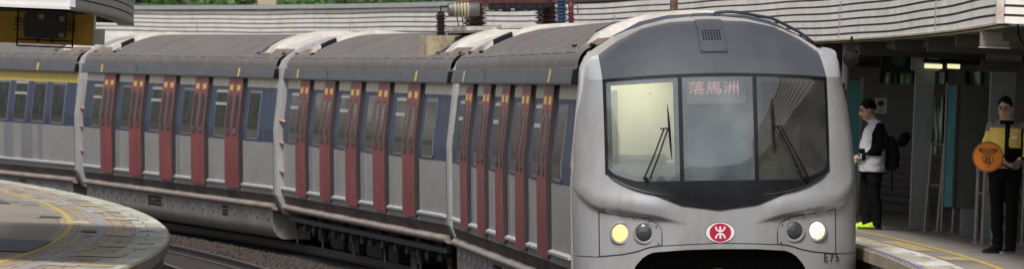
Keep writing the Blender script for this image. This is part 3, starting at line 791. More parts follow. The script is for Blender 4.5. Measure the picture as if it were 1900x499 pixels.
# seam across the bumper
b = MB()
for (pts) in ([(-.655, 1.237), (-.4, 1.25), (0, 1.262), (.4, 1.25), (.655, 1.237)], [(1.36, 1.115), (1.5, 1.118), (1.6, 1.12)], [(-1.36, 1.115), (-1.5, 1.118), (-1.6, 1.12)]):
    fine = []
    for (a, c), (e, f) in zip(pts, pts[1:]):
        for k in range(8): fine.append((lerp(a, e, k/8), lerp(c, f, k/8)))
    fine.append(pts[-1])
    b.grid([[SF(u, z+.004, .003) for u, z in fine], [SF(u, z-.004, .003) for u, z in fine]])
b.build_split('bumper_seam', M['seam'], front)
# emblem: pale ring, red disc, white mark (two arcs joined by an upright bar)
def disc(m, name, parent, rx, rz, off, cz=1.382):
    b = MB(); c = b.vert(SF(0, cz, off)+Vector((0, 0, 0))); ring = [b.vert(SF(rx*cos(2*pi*i/40), cz+rz*sin(2*pi*i/40), off)) for i in range(40)]
    for i in range(40): b.face([c, ring[i], ring[(i+1) % 40]])
    return b.build(name, m, parent)
em = disc(M['seam'], 'emblem', front, .172, .120, .004)
disc(M['bezel'] if False else M['white'], 'emblem_ring', em, .165, .114, .007)
disc(M['red_logo'], 'emblem_disc', em, .124, .104, .010)
b = MB()
def band(pts, w, o=.013):
    rows = []
    for i, (u, z) in enumerate(pts):
        a = pts[max(i-1, 0)]; c = pts[min(i+1, len(pts)-1)]; dx, dz = c[0]-a[0], c[1]-a[1]; l = sqrt(dx*dx+dz*dz); nx, nz_ = -dz/l*w, dx/l*w
        rows.append([SF(u+nx, z+nz_, o), SF(u-nx, z-nz_, o)])
    b.grid(rows)
band([(0, 1.382-.068), (0, 1.382+.068)], .011)
for sg in (-1, 1):
    band([(.052*cos(a)*1.0, 1.382+sg*(.068-.055*abs(sin(a)))) for a in [pi*i/20 for i in range(21)]], .0095, .015 if sg < 0 else .0165)
b.build('emblem_mark', M['white'], em)
# carriage number
tx = text_mesh('carriage_number', 'E75', .135, M['text'], depth=0, bold=.0012)
me = tx.data
for v in me.vertices:
    u = 1.30+v.co.x*.92; z = 1.07+v.co.y; q = SF(u, z, .012); v.co = q
tx.parent = front
# access panel with holes on the cap
def cappt(u, t, off): 
    p = cap_curve(u, t); q = (cap_curve(u, min(1, t+.01))-cap_curve(u, max(0, t-.01))).cross(cap_curve(u+.01, t)-cap_curve(u-.01, t)).normalized()
    if q.x < 0 and q.z < 0: q = -q
    if q.z < 0: q = -q
    return p+q*off
def tz(z):   # t on the centre line at height z
    return 1-(1-(z-3.185)/(3.88-3.185))**(1/CEX)
hatch = MB()
def hw(t): return lerp(.150, .150, t)
T0, T1 = tz(3.43), .93
hatch.grid([[cappt(lerp(-hw(t), hw(t), j/4), t, .012) for j in range(5)] for t in [lerp(T0, T1, i/16) for i in range(17)]])
hp = hatch.build('roof_hatch', M['cap'], cap, smooth=True)
b = MB(); b.grid([[cappt(lerp(-hw(t)-.008, hw(t)+.008, j/4), t, .006) for j in range(5)] for t in [lerp(T0-.012, T1, i/16) for i in range(17)]]); b.build('hatch_seam', M['seam'], hp, smooth=True)
b = MB()
for i in range(7):
    for j in range(5):
        u = -.096+i*.032; z = 3.565+j*.0255; c = cappt(u, tz(z), .014)
        ring = [b.vert(cappt(u+.0125*cos(a), tz(z+.0095*sin(a)), .014)) for a in [2*pi*k/8 for k in range(8)]]
        b.face(ring)
for (u, z) in ((-.13, 3.45), (.13, 3.45), (-.13, 3.70), (.13, 3.70)):
    b.face([b.vert(cappt(u+.008*cos(a), tz(z+.007*sin(a)), .014)) for a in [2*pi*k/6 for k in range(6)]])
b.build('hatch_holes', M['black'], hp)
# cable over the cap, right
b = MB(); pts = [cappt(.03, .74, .02)]
for i in range(1, 26):
    u = lerp(.05, 1.24, i/25); pts.append(cappt(u, lerp(.80, .97, smooth01(i/25)), .035+.03*math.exp(-((i-4)/4)**2)))
b.tube(pts, .018, 8); b.build('roof_cable', mat('cable navy', (.03, .035, .05), .5), cap, smooth=True)
# wipers
def wiper(s, pivot, knee, blade):
    b = MB()
    for dy in (-.022, .022): b.tube([SF(pivot[0]+dy*1.6, pivot[1], .03), SF(lerp(pivot[0], knee[0], .5)+dy*1.2, lerp(pivot[1], knee[1], .5), .085), SF(knee[0]+dy, knee[1], .055)], .0085, 6)
    b.tube([SF(knee[0]-.07, knee[1]-.005, .055), SF(knee[0]+.035, knee[1], .05)], .009, 6)
    b.lathe([(0, .05), (.02, .05), (.026, 0)], SF(pivot[0], pivot[1], .01), 'x', 10)
    w = b.build('wiper', M['black'], mask, smooth=True)
    b = MB(); n = 14; b.tube([SF(lerp(blade[0], blade[2], i/n), lerp(blade[1], blade[3], i/n), .045-.02*abs(i/n-.5)) for i in range(n+1)], [.004+.011*sin(pi*i/n) for i in range(n+1)], 6)
    b.build('wiper_blade', M['black'], w, smooth=True)
wiper(-1, (-.83, 1.99), (-.60, 2.57), (-.578, 2.84, -.545, 2.22))
wiper(1, (.99, 1.99), (.69, 2.58), (.625, 2.90, .632, 2.28))
# cab interior
cb = MB(); cb.grid([[(9.9, -1.4, 1.9), (9.9, -1.4, 3.24)], [(9.9, -.25, 1.9), (9.9, -.25, 3.24)]]); cb.grid([[(9.9, -1.3, 3.24), (9.9, -.25, 3.24)], [(11.3, -1.2, 3.24), (11.3, -.25, 3.24)]])
cb.grid([[(9.9, -1.4, 1.9), (10.95, -1.4, 1.9)], [(9.9, -1.4, 3.15), (10.95, -1.4, 3.15)]])
cab = cb.build('cab_wall', M['cab'], car1)
b = MB(); b.box(9.92, 9.96, -1.25, -.92, 1.95, 3.0); b.build('cab_cabinet', mat('cab grey', (.30, .33, .29), .6), cab)
b = MB(); b.box(10.1, 11.1, -1.15, -.34, 3.19, 3.20); b.build('cab_fill_light', emit('cab fill glow', (1, .96, .78), 3.0), cab)  # added glowing strip, out of view, brightens the left cab pane
b = MB(); b.box(9.9, 9.94, -.2, 1.4, 1.9, 3.15); b.build('cab_bulkhead', M['cabdark'], car1)
b = MB(); b.box(9.9, 11.3, -.2, 1.35, 3.12, 3.15); b.build('cab_ceiling', M['cabdark'], car1)
b = MB(); b.box(9.9, 10.95, 1.37, 1.4, 1.9, 3.15); b.build('cab_side', M['cabdark'], car1)
b = MB(); b.box(9.95, 10.1, .75, 1.2, 1.9, 2.65); b.build('cab_locker', mat('locker', (.14, .14, .12), .6), cab)
b = MB(); b.box(10.8, 11.30, -1.18, -.28, 1.9, 2.17); b.box(11.0, 11.32, -1.10, -.45, 2.17, 2.27); b.build('console', M['console'], cab, bevel=.03)
b = MB(); b.box(10.8, 11.35, -.26, 1.15, 1.9, 2.08); b.build('desk', M['cabdark'], cab, bevel=.02)
b = MB(); b.box(10.4, 10.55, .55, 1.10, 1.95, 2.48); b.build('driver_seat', mat('seat yellow', (.22, .19, .07), .8, 0, .4, 6), cab, bevel=.06)
b = MB(); b.box(10.35, 10.5, .62, 1.02, 2.15, 2.36); b.build('seat_pad', M['black'], cab, bevel=.03)
b = MB(); b.box(11.45, 11.56, -.33, .42, 2.84, 3.14); dsp = b.build('destination_display', M['disp'], car1, bevel=.01)
b = MB(); b.box(11.5, 11.60, -.355, .445, 2.78, 2.83); b.build('display_frame', M['border'], dsp)
dt = text_mesh('destination_text', '落馬洲', .19, emit('red led', (.85, .42, .42), .34), depth=.001)
for v in dt.data.vertices: v.co = Vector((11.563+(.001 if v.co.z > 0 else 0), v.co.x*1.05+.045, 3.01+v.co.y*.82))
dt.parent = dsp
b = MB(); b.box(11.30, 11.36, -.36, .46, 1.95, 2.78); b.build('emergency_door', mat('emergency door blue grey', (.17, .33, .42), .5, 0, .2, 1.5), car1)
# dark opening below
b = MB(); b.box(10.7, 11.35, -1.05, 1.15, .1, 1.25); b.build('coupler_bay', M['under'], car1)
b = MB(); b.box(11.35, 11.7, -.65, .75, .85, .93); b.build('jumper_beam', M['under2'], car1)
b = MB(); b.lathe([(0, 11.9), (.11, 11.9), (.12, 11.75), (.09, 11.7), (.09, 11.3)], (0, .05, .86), 'x', 16); b.build('coupler', M['under2'], car1)
# fittings beside the right cab edge (mirror bracket)
b = MB(); b.tube([(11.0, 1.5, 3.02), (11.05, 1.60, 3.05), (11.05, 1.60, 2.75)], .02, 8); b.box(11.0, 11.1, 1.56, 1.63, 2.72, 2.98); b.build('mirror_bracket', M['black'], car1)

# ------------------------------------------------------------------ roof equipment of the second carriage and the leading one
def insulator(parent, x, y, z, h, r, n, m, name='insulator'):
    b = MB(); pr = [(0, 0), (r*.9, 0), (r*.9, .02), (r*.62, .02)]
    for i in range(n):
        z0 = .03+(h-.06)*i/n; dz = (h-.06)/n
        pr += [(r*.62, z0), (r, z0+dz*.30), (r, z0+dz*.36), (r*.62, z0+dz*.75)]
    pr += [(r*.62, h-.03), (r*.7, h-.02), (r*.7, h), (0, h)]
    b.lathe(pr, (x, y, z), 'z', 20)
    return b.build(name, m, parent, smooth=True, angle=40)
def pantograph(car, xc):
    b = MB()
    for y in (-.62, .62): b.box(xc-.6, xc+.6, y-.035, y+.035, 4.285, 4.34)
    for x in (-.5, .5): b.box(xc+x-.04, xc+x+.04, -.42, .50, 4.275, 4.40)
    p = b.build('pantograph_frame', M['panto'], car, bevel=.008)
    for x in (-.45, .45):
        for y in (-.56, .58):
            insulator(p, xc+x*.5, y, 3.93, .36, .165, 4, M['ins'])
    b = MB(); b.lathe([(0, -1.0), (.10, -1.0), (.11, -.96), (.11, -.55), (.10, -.52), (0, -.52)], (xc+.9, -.10, 4.20), 'y', 16)
    b.v = [tuple(v) for v in b.v]; cyl = b.build('damper_cylinder', M['grey_iron'], p, smooth=True, angle=40)
    b = MB()
    for k in range(5): b.lathe([(.112, -.92+k*.05), (.124, -.91+k*.05), (.124, -.895+k*.05), (.112, -.885+k*.05)], (xc+.9, -.10, 4.20), 'y', 16)
    b.build('cylinder_rings', M['beigebox'], cyl)
    b = MB(); b.tube([(xc+.95, -1.02, 4.30), (xc+.95, -.3, 4.40), (xc+.9, .2, 4.5)], .018, 6)
    for x in (-.8, .8):
        for y in (-.4, .4):
            b.tube([(xc+x*.6, y*1.3, 4.24), (xc+x*.8, y, 4.75)], .014, 6); b.tube([(xc+x*.6-.06, y*1.3+.06, 4.24), (xc+x*.8, y+.05, 4.75)], .01, 6)
    b.tube([(xc-.8, -.4, 4.75), (xc+.5, -.3, 5.3), (xc+1.9, -.1, 5.9)], .03, 8); b.tube([(xc-.8, .4, 4.75), (xc+.5, .3, 5.3), (xc+1.9, .1, 5.9)], .03, 8)
    b.box(xc+1.8, xc+1.95, -.9, .9, 5.9, 5.95)
    b.build('pantograph_arm', M['panto'], p, smooth=True)
    b = MB(); random.seed(3)
    for k in range(9):
        y = lerp(-.38, .45, k/8); b.box(xc+.7+random.uniform(-.1, .1), xc+.9, y-.06, y+.05, 4.17+random.uniform(-.02, .05), 4.29)
    for k in range(5): b.lathe([(0, -.03), (.05, -.03), (.05, .03), (0, .03)], (xc+.9, -.35+.17*k, 4.21), 'y', 10)
    b.build('base_linkage', M['under'], p, bevel=.01)
    return p
XP = 7.35
pantograph(car2, XP)
b = MB(); b.box(XP-1.15, XP+1.15, -.85, .85, 3.86, 3.935); b.build('pantograph_plinth', M['white_roof'], car2, bevel=.01)
b = MB(); x0, x1 = 6.75, 7.65
vs = [(x0,-1.36,3.36),(x1,-1.36,3.36),(x1,-.93,3.68),(x0,-.93,3.68),(x0,-1.36,3.80),(x1,-1.36,3.80),(x1,-.90,3.80),(x0,-.90,3.80)]
b.v = vs
for f in ((0,3,2,1),(4,5,6,7),(0,1,5,4),(1,2,6,5),(2,3,7,6),(3,0,4,7)): b.face(f)
bx = b.build('insulator_box', M['beigebox'], car2, bevel=.012)
insulator(bx, 7.25, -1.08, 3.80, .38, .09, 6, M['ins'])
b = MB(); b.tube([(7.25, -1.08, 4.18), (7.25, -1.08, 4.26), (7.25, -1.0, 4.25), (7.6, -.9, 4.30)], .014, 6); b.tube([(7.2, -.85, 4.25), (7.2, -.78, 3.9)], .008, 5); b.tube([(7.25, -.75, 4.25), (7.2, -.72, 3.9)], .008, 5); b.box(7.1, 7.5, -.95, -.6, 3.80, 3.84)
b.build('busbar', M['under'], bx)
b = MB(); b.box(-9.9, -8.9, -.9, .9, 3.86, 3.925); rp = b.build('roof_plinth', M['white_roof'], car1, bevel=.01)
insulator(rp, -9.4, .02, 3.925, .55, .09, 10, M['insblue'])
insulator(rp, -9.4, .14+.02, 3.925, .22, .055, 4, M['insred']); 
b = MB(); b.lathe([(0, .0), (.035, 0), (.045, .04), (.03, .09), (0, .1)], (-9.4, .16, 4.145), 'z', 12); b.tube([(-9.4, .18, 4.2), (-9.4, .26, 4.2), (-9.4, .26, 4.08)], .01, 6); b.tube([(-9.4, .16, 4.24), (-9.4, .02, 4.5)], .008, 5)
b.build('insulator_terminal', M['insred'], rp)

# ------------------------------------------------------------------ right platform canopy
def fascia_profile(off, zb, zt, n, sgn=1):
    pr = []; dz = (zt-zb)/n
    for i in range(n):
        z = zb+i*dz
        pr += [(off, z), (off-.0*sgn, z+dz*.80), (off+.025*sgn, z+dz*.84), (off+.025*sgn, z+dz*.97)]
    pr.append((off, zt))
    return pr
M['fascia'] = mat('cream fascia sheet', (.84, .81, .755), .5, 0, .05, 1.2, (.40, .33, .25), .5, (.7, .7, 1.2))
M['fascia2'] = mat('mossy white fascia', (.50, .48, .42), .6, 0, .12, 3, (.16, .17, .11), .8, (2, 2, .6), speck=.2)
M['groove'] = mat('groove brown', (.25, .21, .18), .8)  # darker tone along the grooves between the ribs
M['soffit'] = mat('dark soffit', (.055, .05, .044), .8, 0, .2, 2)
can = thing('platform_canopy', 'long cream ribbed canopy over the right platform behind the train', 'canopy')
NR = 8; zb, zt = 3.76, 4.53; FO = 2.8; YE = 65.2
def fascia(parent, Y0, Y1, n):
    b = MB(); prof = []; mats_ = []
    dz = (zt-zb)/NR
    zs_ = []
    for i in range(NR):
        z = zb+i*dz; zs_ += [(0, z), (0, z+dz*.72), (.03, z+dz*.79), (.03, z+dz*.94)]
        mats_ += [0, 1, 1, 1]
    zs_.append((0, zt)); mats_[-1] = 1
    rows = []
    for i in range(n+1):
        Y = lerp(Y0, Y1, i/n); wob = .012*sin(Y*.21)+.005*sin(Y*.83+1)
        rows.append([tp(Y, FO+o, z+wob) for o, z in zs_])
    cols = list(map(list, zip(*rows)))
    base = b.grid(cols, mi=mats_)
    o = b.build('fascia', [M['fascia'], M['groove']], parent); return o
fa = fascia(can, YE, 210, 260)
ribbon('gutter_edge', [(FO-.015, zb-.01), (FO-.015, zb+.012), (FO+.1, zb+.012), (FO+.1, zb-.03), (FO-.015, zb-.03)], YE, 210, 200, mat('fascia trim', (.5, .44, .33), .6, 0, .2, 6, (.2, .12, .07), .8), can)
ribbon('roof_coping', [(FO-.05, zt), (FO-.05, zt+.09), (FO+.25, zt+.10), (FO+.25, zt)], 118, 210, 100, mat('coping metal', (.42, .43, .41), .5, .1, .1, 4), can)
b = MB()
for Y in [74.5, 86, 97.5, 109, 121, 133, 146, 159, 172]:
    p = tp(Y, FO-.004); a = ta(Y); mx = Matrix.Translation(p) @ Matrix.Rotation(a, 4, 'Z')
    b.box(-.006, .012, -.012, .012, zb+.02, zt-.25, mx)
b.build_split('fascia_joint', M['groove'], can)
# end of the canopy (faces the camera) and white corner post
b = MB(); dz = (zt-zb)/NR; e = tp(YE, FO); rows = []; ms = []
for i in range(NR):
    z = zb+i*dz; 
    for o, zz in ((0, z), (0, z+dz*.72), (.03, z+dz*.78), (.03, z+dz*.94)): rows.append([(e.x+.02, e.y+o, zz), (e.x+9, e.y+o, zz)])
    ms += [0, 1, 1, 1]
rows.append([(e.x+.02, e.y, zt), (e.x+9, e.y, zt)])
b.grid(rows, mi=ms); b.build('end_fascia', [M['fascia'], M['groove']], can)
b = MB(); b.box(e.x-.04, e.x+.035, e.y-.03, e.y+.08, zb-.005, zt); b.build('corner_post', mat('white rusty post', (.62, .60, .56), .5, 0, .08, 4, (.33, .2, .1), .8, (2, 2, 2)), can)
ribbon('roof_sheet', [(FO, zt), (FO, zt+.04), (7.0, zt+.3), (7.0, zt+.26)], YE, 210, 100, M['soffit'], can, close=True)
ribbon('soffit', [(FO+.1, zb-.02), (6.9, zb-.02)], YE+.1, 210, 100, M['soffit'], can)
b = MB()
for k, Y in enumerate([67, 70, 73.5, 77, 81, 85, 89, 94, 99, 105, 112, 120]):
    a, c = tp(Y, FO+.15), tp(Y, 7.5); d = (c-a).normalized(); w = Vector((-d.y, d.x, 0))*.05
    vs = [a-w, a+w, c+w, c-w]
    i0 = len(b.v)
    for z in (zb-.02, zb-.16-.04*(k % 2)):
        for v in vs: b.vert((v.x, v.y, z))
    for f in ((0,1,2,3),(4,7,6,5),(0,4,5,1),(1,5,6,2),(2,6,7,3),(3,7,4,0)): b.face([i0+q for q in f])
b.build_split('roof_beam', mat('beam grey', (.075, .07, .06), .6), can)
for off in (3.3, 4.6): ribbon('cable_duct', [(off, zb-.10), (off+.15, zb-.10), (off+.15, zb-.03), (off, zb-.03)], YE+.5, 170, 80, M['endframe'] if off < 4 else M['soffit'], can, close=True, caps=True)
M['colgreen'] = mat('grey green column paint', (.33, .37, .38), .45, 0, .08, 2, (.045, .05, .048), .5, (2, 2, .6))
for Y, off, w in ((88.3, 4.47, .13), (83.0, 4.60, .16), (74.2, 4.30, .14), (100, 4.7, .15), (113, 4.7, .15), (126, 4.7, .15), (66.5, 4.9, .2)):
    p = tp(Y, off) if Y != 88.3 else Vector((5.60, 88.3, 0)); b = MB(); b.box(-w, w, -w, w, RPZ, zb-.05); b.box(-w-.06, w+.06, -w-.02, w+.02, zb-.35, zb-.05)
    o = b.build('column', M['colgreen'], can, bevel=.01); o.location = p

# ------------------------------------------------------------------ back wall of the right platform with openings
wl = thing('station_wall', 'dark grey panelled wall with windows along the back of the right platform', 'wall')
M['wallp'] = mat('dark wall panel', (.12, .135, .135), .6, 0, .12, 1.5)
M['walll'] = mat('louvre wall', (.18, .165, .15), .7, 0, .15, 3)
M['mull'] = mat('window mullion', (.045, .05, .05), .5)
WO = 6.6
def wallseg(name, Y0, Y1, z0, z1, m, o=WO, th=.12):
    return ribbon(name, [(o, z0), (o, z1), (o+th, z1), (o+th, z0)], Y0, Y1, max(2, int((Y1-Y0)/1.5)), m, wl, close=True, caps=True)
def translucent(name, c1, c2, sc):
    m, t, b = new_mat(name); n = t.nodes; L = t.links; o = n['Material Output']
    tc = n.new('ShaderNodeTexCoord'); mp = n.new('ShaderNodeMapping'); mp.inputs['Scale'].default_value = (1.4, 1.4, 1); L.new(tc.outputs['Object'], mp.inputs[0])
    nz = n.new('ShaderNodeTexNoise'); nz.inputs['Scale'].default_value = sc; nz.inputs['Detail'].default_value = 6; L.new(mp.outputs[0], nz.inputs['Vector'])
    cr = n.new('ShaderNodeValToRGB'); e = cr.color_ramp.elements; e[0].position = .42; e[0].color = (*c1, 1); e[1].position = .62; e[1].color = (*c2, 1); L.new(nz.outputs[0], cr.inputs[0])
    tr = n.new('ShaderNodeBsdfTranslucent'); L.new(cr.outputs[0], tr.inputs[0]); L.new(cr.outputs[0], b.inputs['Base Color']); b.inputs['Roughness'].default_value = .15
    mx = n.new('ShaderNodeMixShader'); mx.inputs[0].default_value = .3; L.new(tr.outputs[0], mx.inputs[1]); L.new(b.outputs[0], mx.inputs[2]); L.new(mx.outputs[0], o.inputs[0])
    return m
GB = translucent('outdoor glass', (.10, .22, .08), (.75, .82, .74), 1.6)  # green and pale blotches paint reflected trees and daylight into the glass
wallseg('lower_wall', 78, 190, RPZ, RPZ+.95, M['walll']); wallseg('upper_wall', 78, 190, 3.50, zb-.02, M['wallp']); wallseg('transom', 78, 190, 3.10, 3.30, M['wallp'])
def openings(name, wins, z0, z1):
    y = 78.
    for (a, c) in wins:
        wallseg('wall_panel', y, a, z0, z1, M['wallp']); wallseg(name, a, c, z0, z1, GB, WO+.04, .02)
        for q in (a, c): wallseg('mullion', q-.05, q+.05, z0, z1, M['mull'], WO-.04, .03)
        y = c
    wallseg('wall_panel', y, 150, z0, z1, M['wallp'])
openings('window', ((84, 85.5), (95.2, 96.4), (99.95, 101.3), (107, 108.2), (115, 116.4)), 2.2, 3.10)
openings('top_window', ((97.0, 98.3), (99.9, 101.2), (102.5, 103.8), (104.2, 105.1), (109, 110.3), (113, 114.5)), 3.30, 3.50)
for z in [RPZ+.12+.12*i for i in range(7)]: wallseg('louvre_slat', 78, 150, z, z+.03, M['mull'], WO-.03, .04)
wallseg('end_wall', 150, 190, RPZ+.95, 3.10, M['wallp'])

# ------------------------------------------------------------------ things under the right canopy
M['teal'] = mat('teal glass panel', (.16, .46, .50), .15, 0, .15, 1.5, (.2, .4, .42), .5, (1, 1, 1))
M['dsteel'] = mat('dull stainless', (.50, .48, .45), .35, .6, .15, 5)
M['notice'] = mat('notice board dark', (.10, .11, .105), .5, 0, .15, 2)
# notice board on pedestal with a teal glass wing
t = thing('notice_board', 'tall dark notice board on a grey pedestal between the steel railings', 'notice board', (5.98, 84.0, RPZ), (0, 0, .05))
b = MB(); b.box(-.215, .215, -.06, .06, .37, 1.96); b.build('board', M['notice'], t, bevel=.01)
b = MB(); b.box(-.235, -.2, -.075, .075, .36, 1.98); b.box(.2, .235, -.075, .075, .36, 1.98); b.build_split('board_frame', M['mull'], t)
b = MB(); b.box(-.11, .11, -.12, .12, 0, .37); b.build('pedestal', mat('pedestal grey', (.24, .26, .28), .5, 0, .12, 4), t, bevel=.01)
t = thing('glass_screen', 'narrow teal glass screen panel beside the notice board', 'glass screen', (5.80, 85.6, RPZ))
b = MB(); b.box(-.075, .075, -.015, .015, .36, 1.96); b.build('glass_panel', M['teal'], t)
b = MB(); b.box(-.085, -.065, -.03, .03, 0, 2.0); b.build('post', M['dsteel'], t)
t = thing('glass_screen', 'wide teal glass screen behind the standing man in white jacket', 'glass screen', (5.20, 100., RPZ))
b = MB(); b.box(-.32, .16, -.015, .015, .05, 2.05); b.build('glass_panel', M['teal'], t)
b = MB(); b.box(.16, .2, -.03, .03, 0, 2.1); b.build('post', M['dsteel'], t)
def railing(x, y, xs, label, rot=0, top=1.17, lean=0.):
    t = thing('railing', label, 'railing', (x, y, RPZ), (0, 0, rot), 'steel queue railings on the platform')
    for px in xs:
        b = MB(); b.tube([(px, 0, 0), (px+lean, 0, top)], .024, 8); b.lathe([(0, 0), (.05, 0), (.05, .02), (.03, .03)], (px, 0, 0), 'z', 12); b.build('post', M['dsteel'], t, smooth=True)
    for z in (.62, top):
        b = MB(); b.tube([(xs[0]-.03+lean*z/top, 0, z), (xs[-1]+.03+lean*z/top, 0, z)], .02, 8); b.build('rail', M['dsteel'], t, smooth=True)
railing(5.60, 87.0, [0, .17, .37], 'steel railing between the wide column and the notice board', lean=.05)
railing(5.78, 80.0, [0, .085, .21], 'steel railing right of the notice board, behind the orange sign')
railing(6.15, 80.5, [0, .25, .5], 'steel railing behind the uniformed person at the right edge')
# hanging platform number sign
t = thing('platform_sign', 'black hanging sign with a teal circle and number 1', 'sign', (5.455, 92, 3.56))
b = MB(); b.box(-.26, .26, -.06, .06, -.17, .15); b.build('sign_box', mat('sign black', (.012, .013, .016), .4), t, bevel=.01)
b = MB(); b.lathe([(0, -.066), (.105, -.066), (.105, -.06)], (0, 0, .02), 'y', 28); b.build('circle', mat('teal circle', (.035, .13, .16), .5), t)
tx = text_mesh('number', '1', .17, mat('sign pale teal', (.12, .27, .30), .5), t); tx.rotation_euler = (pi/2, 0, 0); tx.location = (0, -.07, .02)
for x in (-.2, .2):
    b = MB(); b.tube([(x, 0, .15), (x, 0, .2)], .012, 6); b.build('hanger', M['black'], t)
# fluorescent fittings
lm = emit('fluorescent tube', (.95, .93, .52), .62)
def lightfit(x, y, z, w, label, hang=.25, th=.032):
    t = thing('ceiling_light', label, 'ceiling light', (x, y, z), (0, 0, 0), 'fluorescent fittings under the canopy')
    b = MB(); b.box(-w/2, w/2, -.08, .08, .05, .09); b.build('housing', M['black'], t)
    b = MB(); b.tube([(-w/2+.02, 0, .0), (w/2-.02, 0, .0)], th, 10); b.build('tube', lm, t, smooth=True)
    if hang: 
        b = MB(); b.box(-w/2+.03, -w/2+.05, -.01, .01, .09, hang); b.box(w/2-.05, w/2-.03, -.01, .01, .09, hang); b.build_split('hanger', M['black'], t)
lightfit(5.69, 88, 3.475, .28, 'short lit fluorescent fitting nearest the wide column, under the dark housings')
lightfit(5.98, 88.2, 3.485, .21, 'short lit fluorescent fitting just left of the notice board column')
lightfit(5.50, 97, 3.70, .42, 'long thin lit fluorescent tube tight under the canopy above the number 1 sign', 0, .018)
lightfit(4.75, 95, 3.70, .16, 'tiny lit tube tight under the canopy left of the number 1 sign', 0, .014)
lightfit(6.1, 90, 3.70, .3, 'lit strip high under the canopy right of the wide column', 0, .012)
# loudspeaker and dark housings
t = thing('loudspeaker', 'round black loudspeaker hanging under the canopy beside the cab roof', 'loudspeaker', (4.15, 80, 3.46))
b = MB(); b.lathe([(0, -.12), (.10, -.10), (.10, .0), (.075, .06), (.05, .12), (0, .13)], (0, 0, 0), 'y', 20); b.build('horn', M['black'], t, smooth=True)
b = MB(); b.tube([(0, 0, .09), (0, 0, .28)], .015, 6); b.build('bracket', M['black'], t)
t = thing('drain_pipe', 'pale vertical pipe under the canopy beside the loudspeaker', 'pipe', (4.50, 88, RPZ))
b = MB(); b.tube([(0, 0, 0), (0, 0, 2.48)], .05, 10); b.build('pipe', M['endframe'], t, smooth=True)
t = thing('control_box', 'grey metal box mounted under the canopy near its corner post', 'electrical box', (5.03, 68, 3.62))
b = MB(); b.box(-.15, .15, -.12, .12, -.07, .09); b.build('box_body', mat('box brown grey', (.23, .2, .175), .6), t, bevel=.01)
b = MB(); b.box(-.16, .16, -.13, .13, -.085, -.07); b.build('box_rim', M['alu'], t)
t = thing('camera_housing', 'black camera housing hanging above the short lit fittings', 'camera', (5.75, 89.5, 3.62))
b = MB(); b.box(-.22, .30, -.2, .2, -.10, .10); b.build('housing', M['black'], t, bevel=.03)
b = MB(); b.lathe([(0, 0), (.09, 0), (.08, -.08), (.04, -.11), (0, -.12)], (.05, -.1, -.08), 'z', 16); b.build('dome', M['black'], t, smooth=True)
t = thing('hanging_cable', 'black cable drooping from the canopy at the corner post', 'cable')
b = MB(); b.tube([(5.08, 65.6, 3.76), (5.09, 65.6, 3.66), (5.13, 65.6, 3.58), (5.20, 65.6, 3.52), (5.35, 65.6, 3.45), (5.6, 65.7, 3.42)], .012, 6); b.build('cable', M['black'], t, smooth=True)
t = thing('perforated_tray', 'pale perforated cable tray under the canopy behind the uniformed person', 'cable tray', (6.0, 82, 3.45))
b = MB(); b.box(-.1, .42, -.05, .05, -.06, .09); tr_ = b.build('tray', mat('tray beige', (.12, .11, .08), .6), t)
b = MB(); random.seed(4)
for i in range(14):
    for j in range(2):
        x = -.07+i*.034; z = -.01+j*.05; b.box(x, x+.012, -.054, -.05, z, z+.014)
b.build('holes', M['black'], tr_)
# poster with prohibition ring
t = thing('notice_poster', 'small pale safety poster with a red ring and dark figure above the waiting person', 'poster', (5.60, 98.6, 2.925))
b = MB(); b.box(-.09, .09, -.01, 0, -.115, .115); b.build('paper', mat('poster paper', (.8, .78, .7), .6, 0, .05), t)
b = MB(); b.lathe([(.042, -.013), (.055, -.013)], (0, 0, .03), 'y', 24); b.build('ring', mat('poster red', (.30, .07, .05), .5), t)
b = MB(); b.lathe([(0, -.012), (.036, -.012)], (0, 0, .03), 'y', 20); b.build('figure', mat('poster dark', (.07, .05, .045), .5), t)
b = MB()
for k in range(2): b.box(-.06, .06, -.012, -.01, -.06-.022*k, -.052-.022*k)
b.build_split('caption', M['text'], t)
# catenary mast behind the cab
t = thing('catenary_mast', 'brown steel mast rising behind the top of the cab roof', 'mast', (2.42, 100, 0))
b = MB(); b.tube([(0, 0, 0), (0, 0, 7.5)], .062, 16); b.build('pole', mat('rusty brown mast', (.17, .11, .07), .45, .4, .2, 4), t, smooth=True)
b = MB(); b.lathe([(0, 0), (.16, 0), (.16, .04), (.07, .06)], seg=16); b.build('base', M['under2'], t)
# concrete post behind the canopy
t = thing('concrete_post', 'square beige concrete post top showing above the far canopy', 'post', (-6.95, 180, -.75))
b = MB(); b.box(-.26, .26, -.2, .2, 0, 6.6); b.build('shaft', mat('beige concrete', (.42, .35, .26), .8), t, bevel=.02)

# ------------------------------------------------------------------ left platform canopy, sign and display
lc = thing('platform_canopy', 'mossy ribbed canopy end over the left platform, nearest at upper left', 'canopy')
LO = -6.6; lz0, lz1 = 3.54, 4.6; LY0, LY1 = 66.0, 84.
b = MB(); rows = []; ms = []; dz = .088; nr = 11
for i in range(nr):
    z = lz0+.02+i*dz
    for o, zz in ((0, z), (.005, z+dz*.80), (-.03, z+dz*.84), (-.03, z+dz*.96)): rows.append([tp(lerp(LY0, LY1, q/60), LO+o, zz+.012*sin(q*.9)*0) for q in range(61)])
    ms += [0, 1, 1, 1]
b.grid(rows[:-1], mi=ms[:-1]); b.build('side_fascia', [M['fascia2'], M['groove']], lc)
cpt = tp(LY0, LO)
b = MB(); b.box(cpt.x-4.6, cpt.x-.03, cpt.y-.02, cpt.y+.03, lz0+.02, lz1); b.box(cpt.x-4.6, cpt.x-.03, cpt.y-.05, cpt.y+.03, lz0-.015, lz0+.02); b.build('front_fascia', mat('white fascia sheet', (.66, .65, .62), .5, 0, .05, 2), lc)
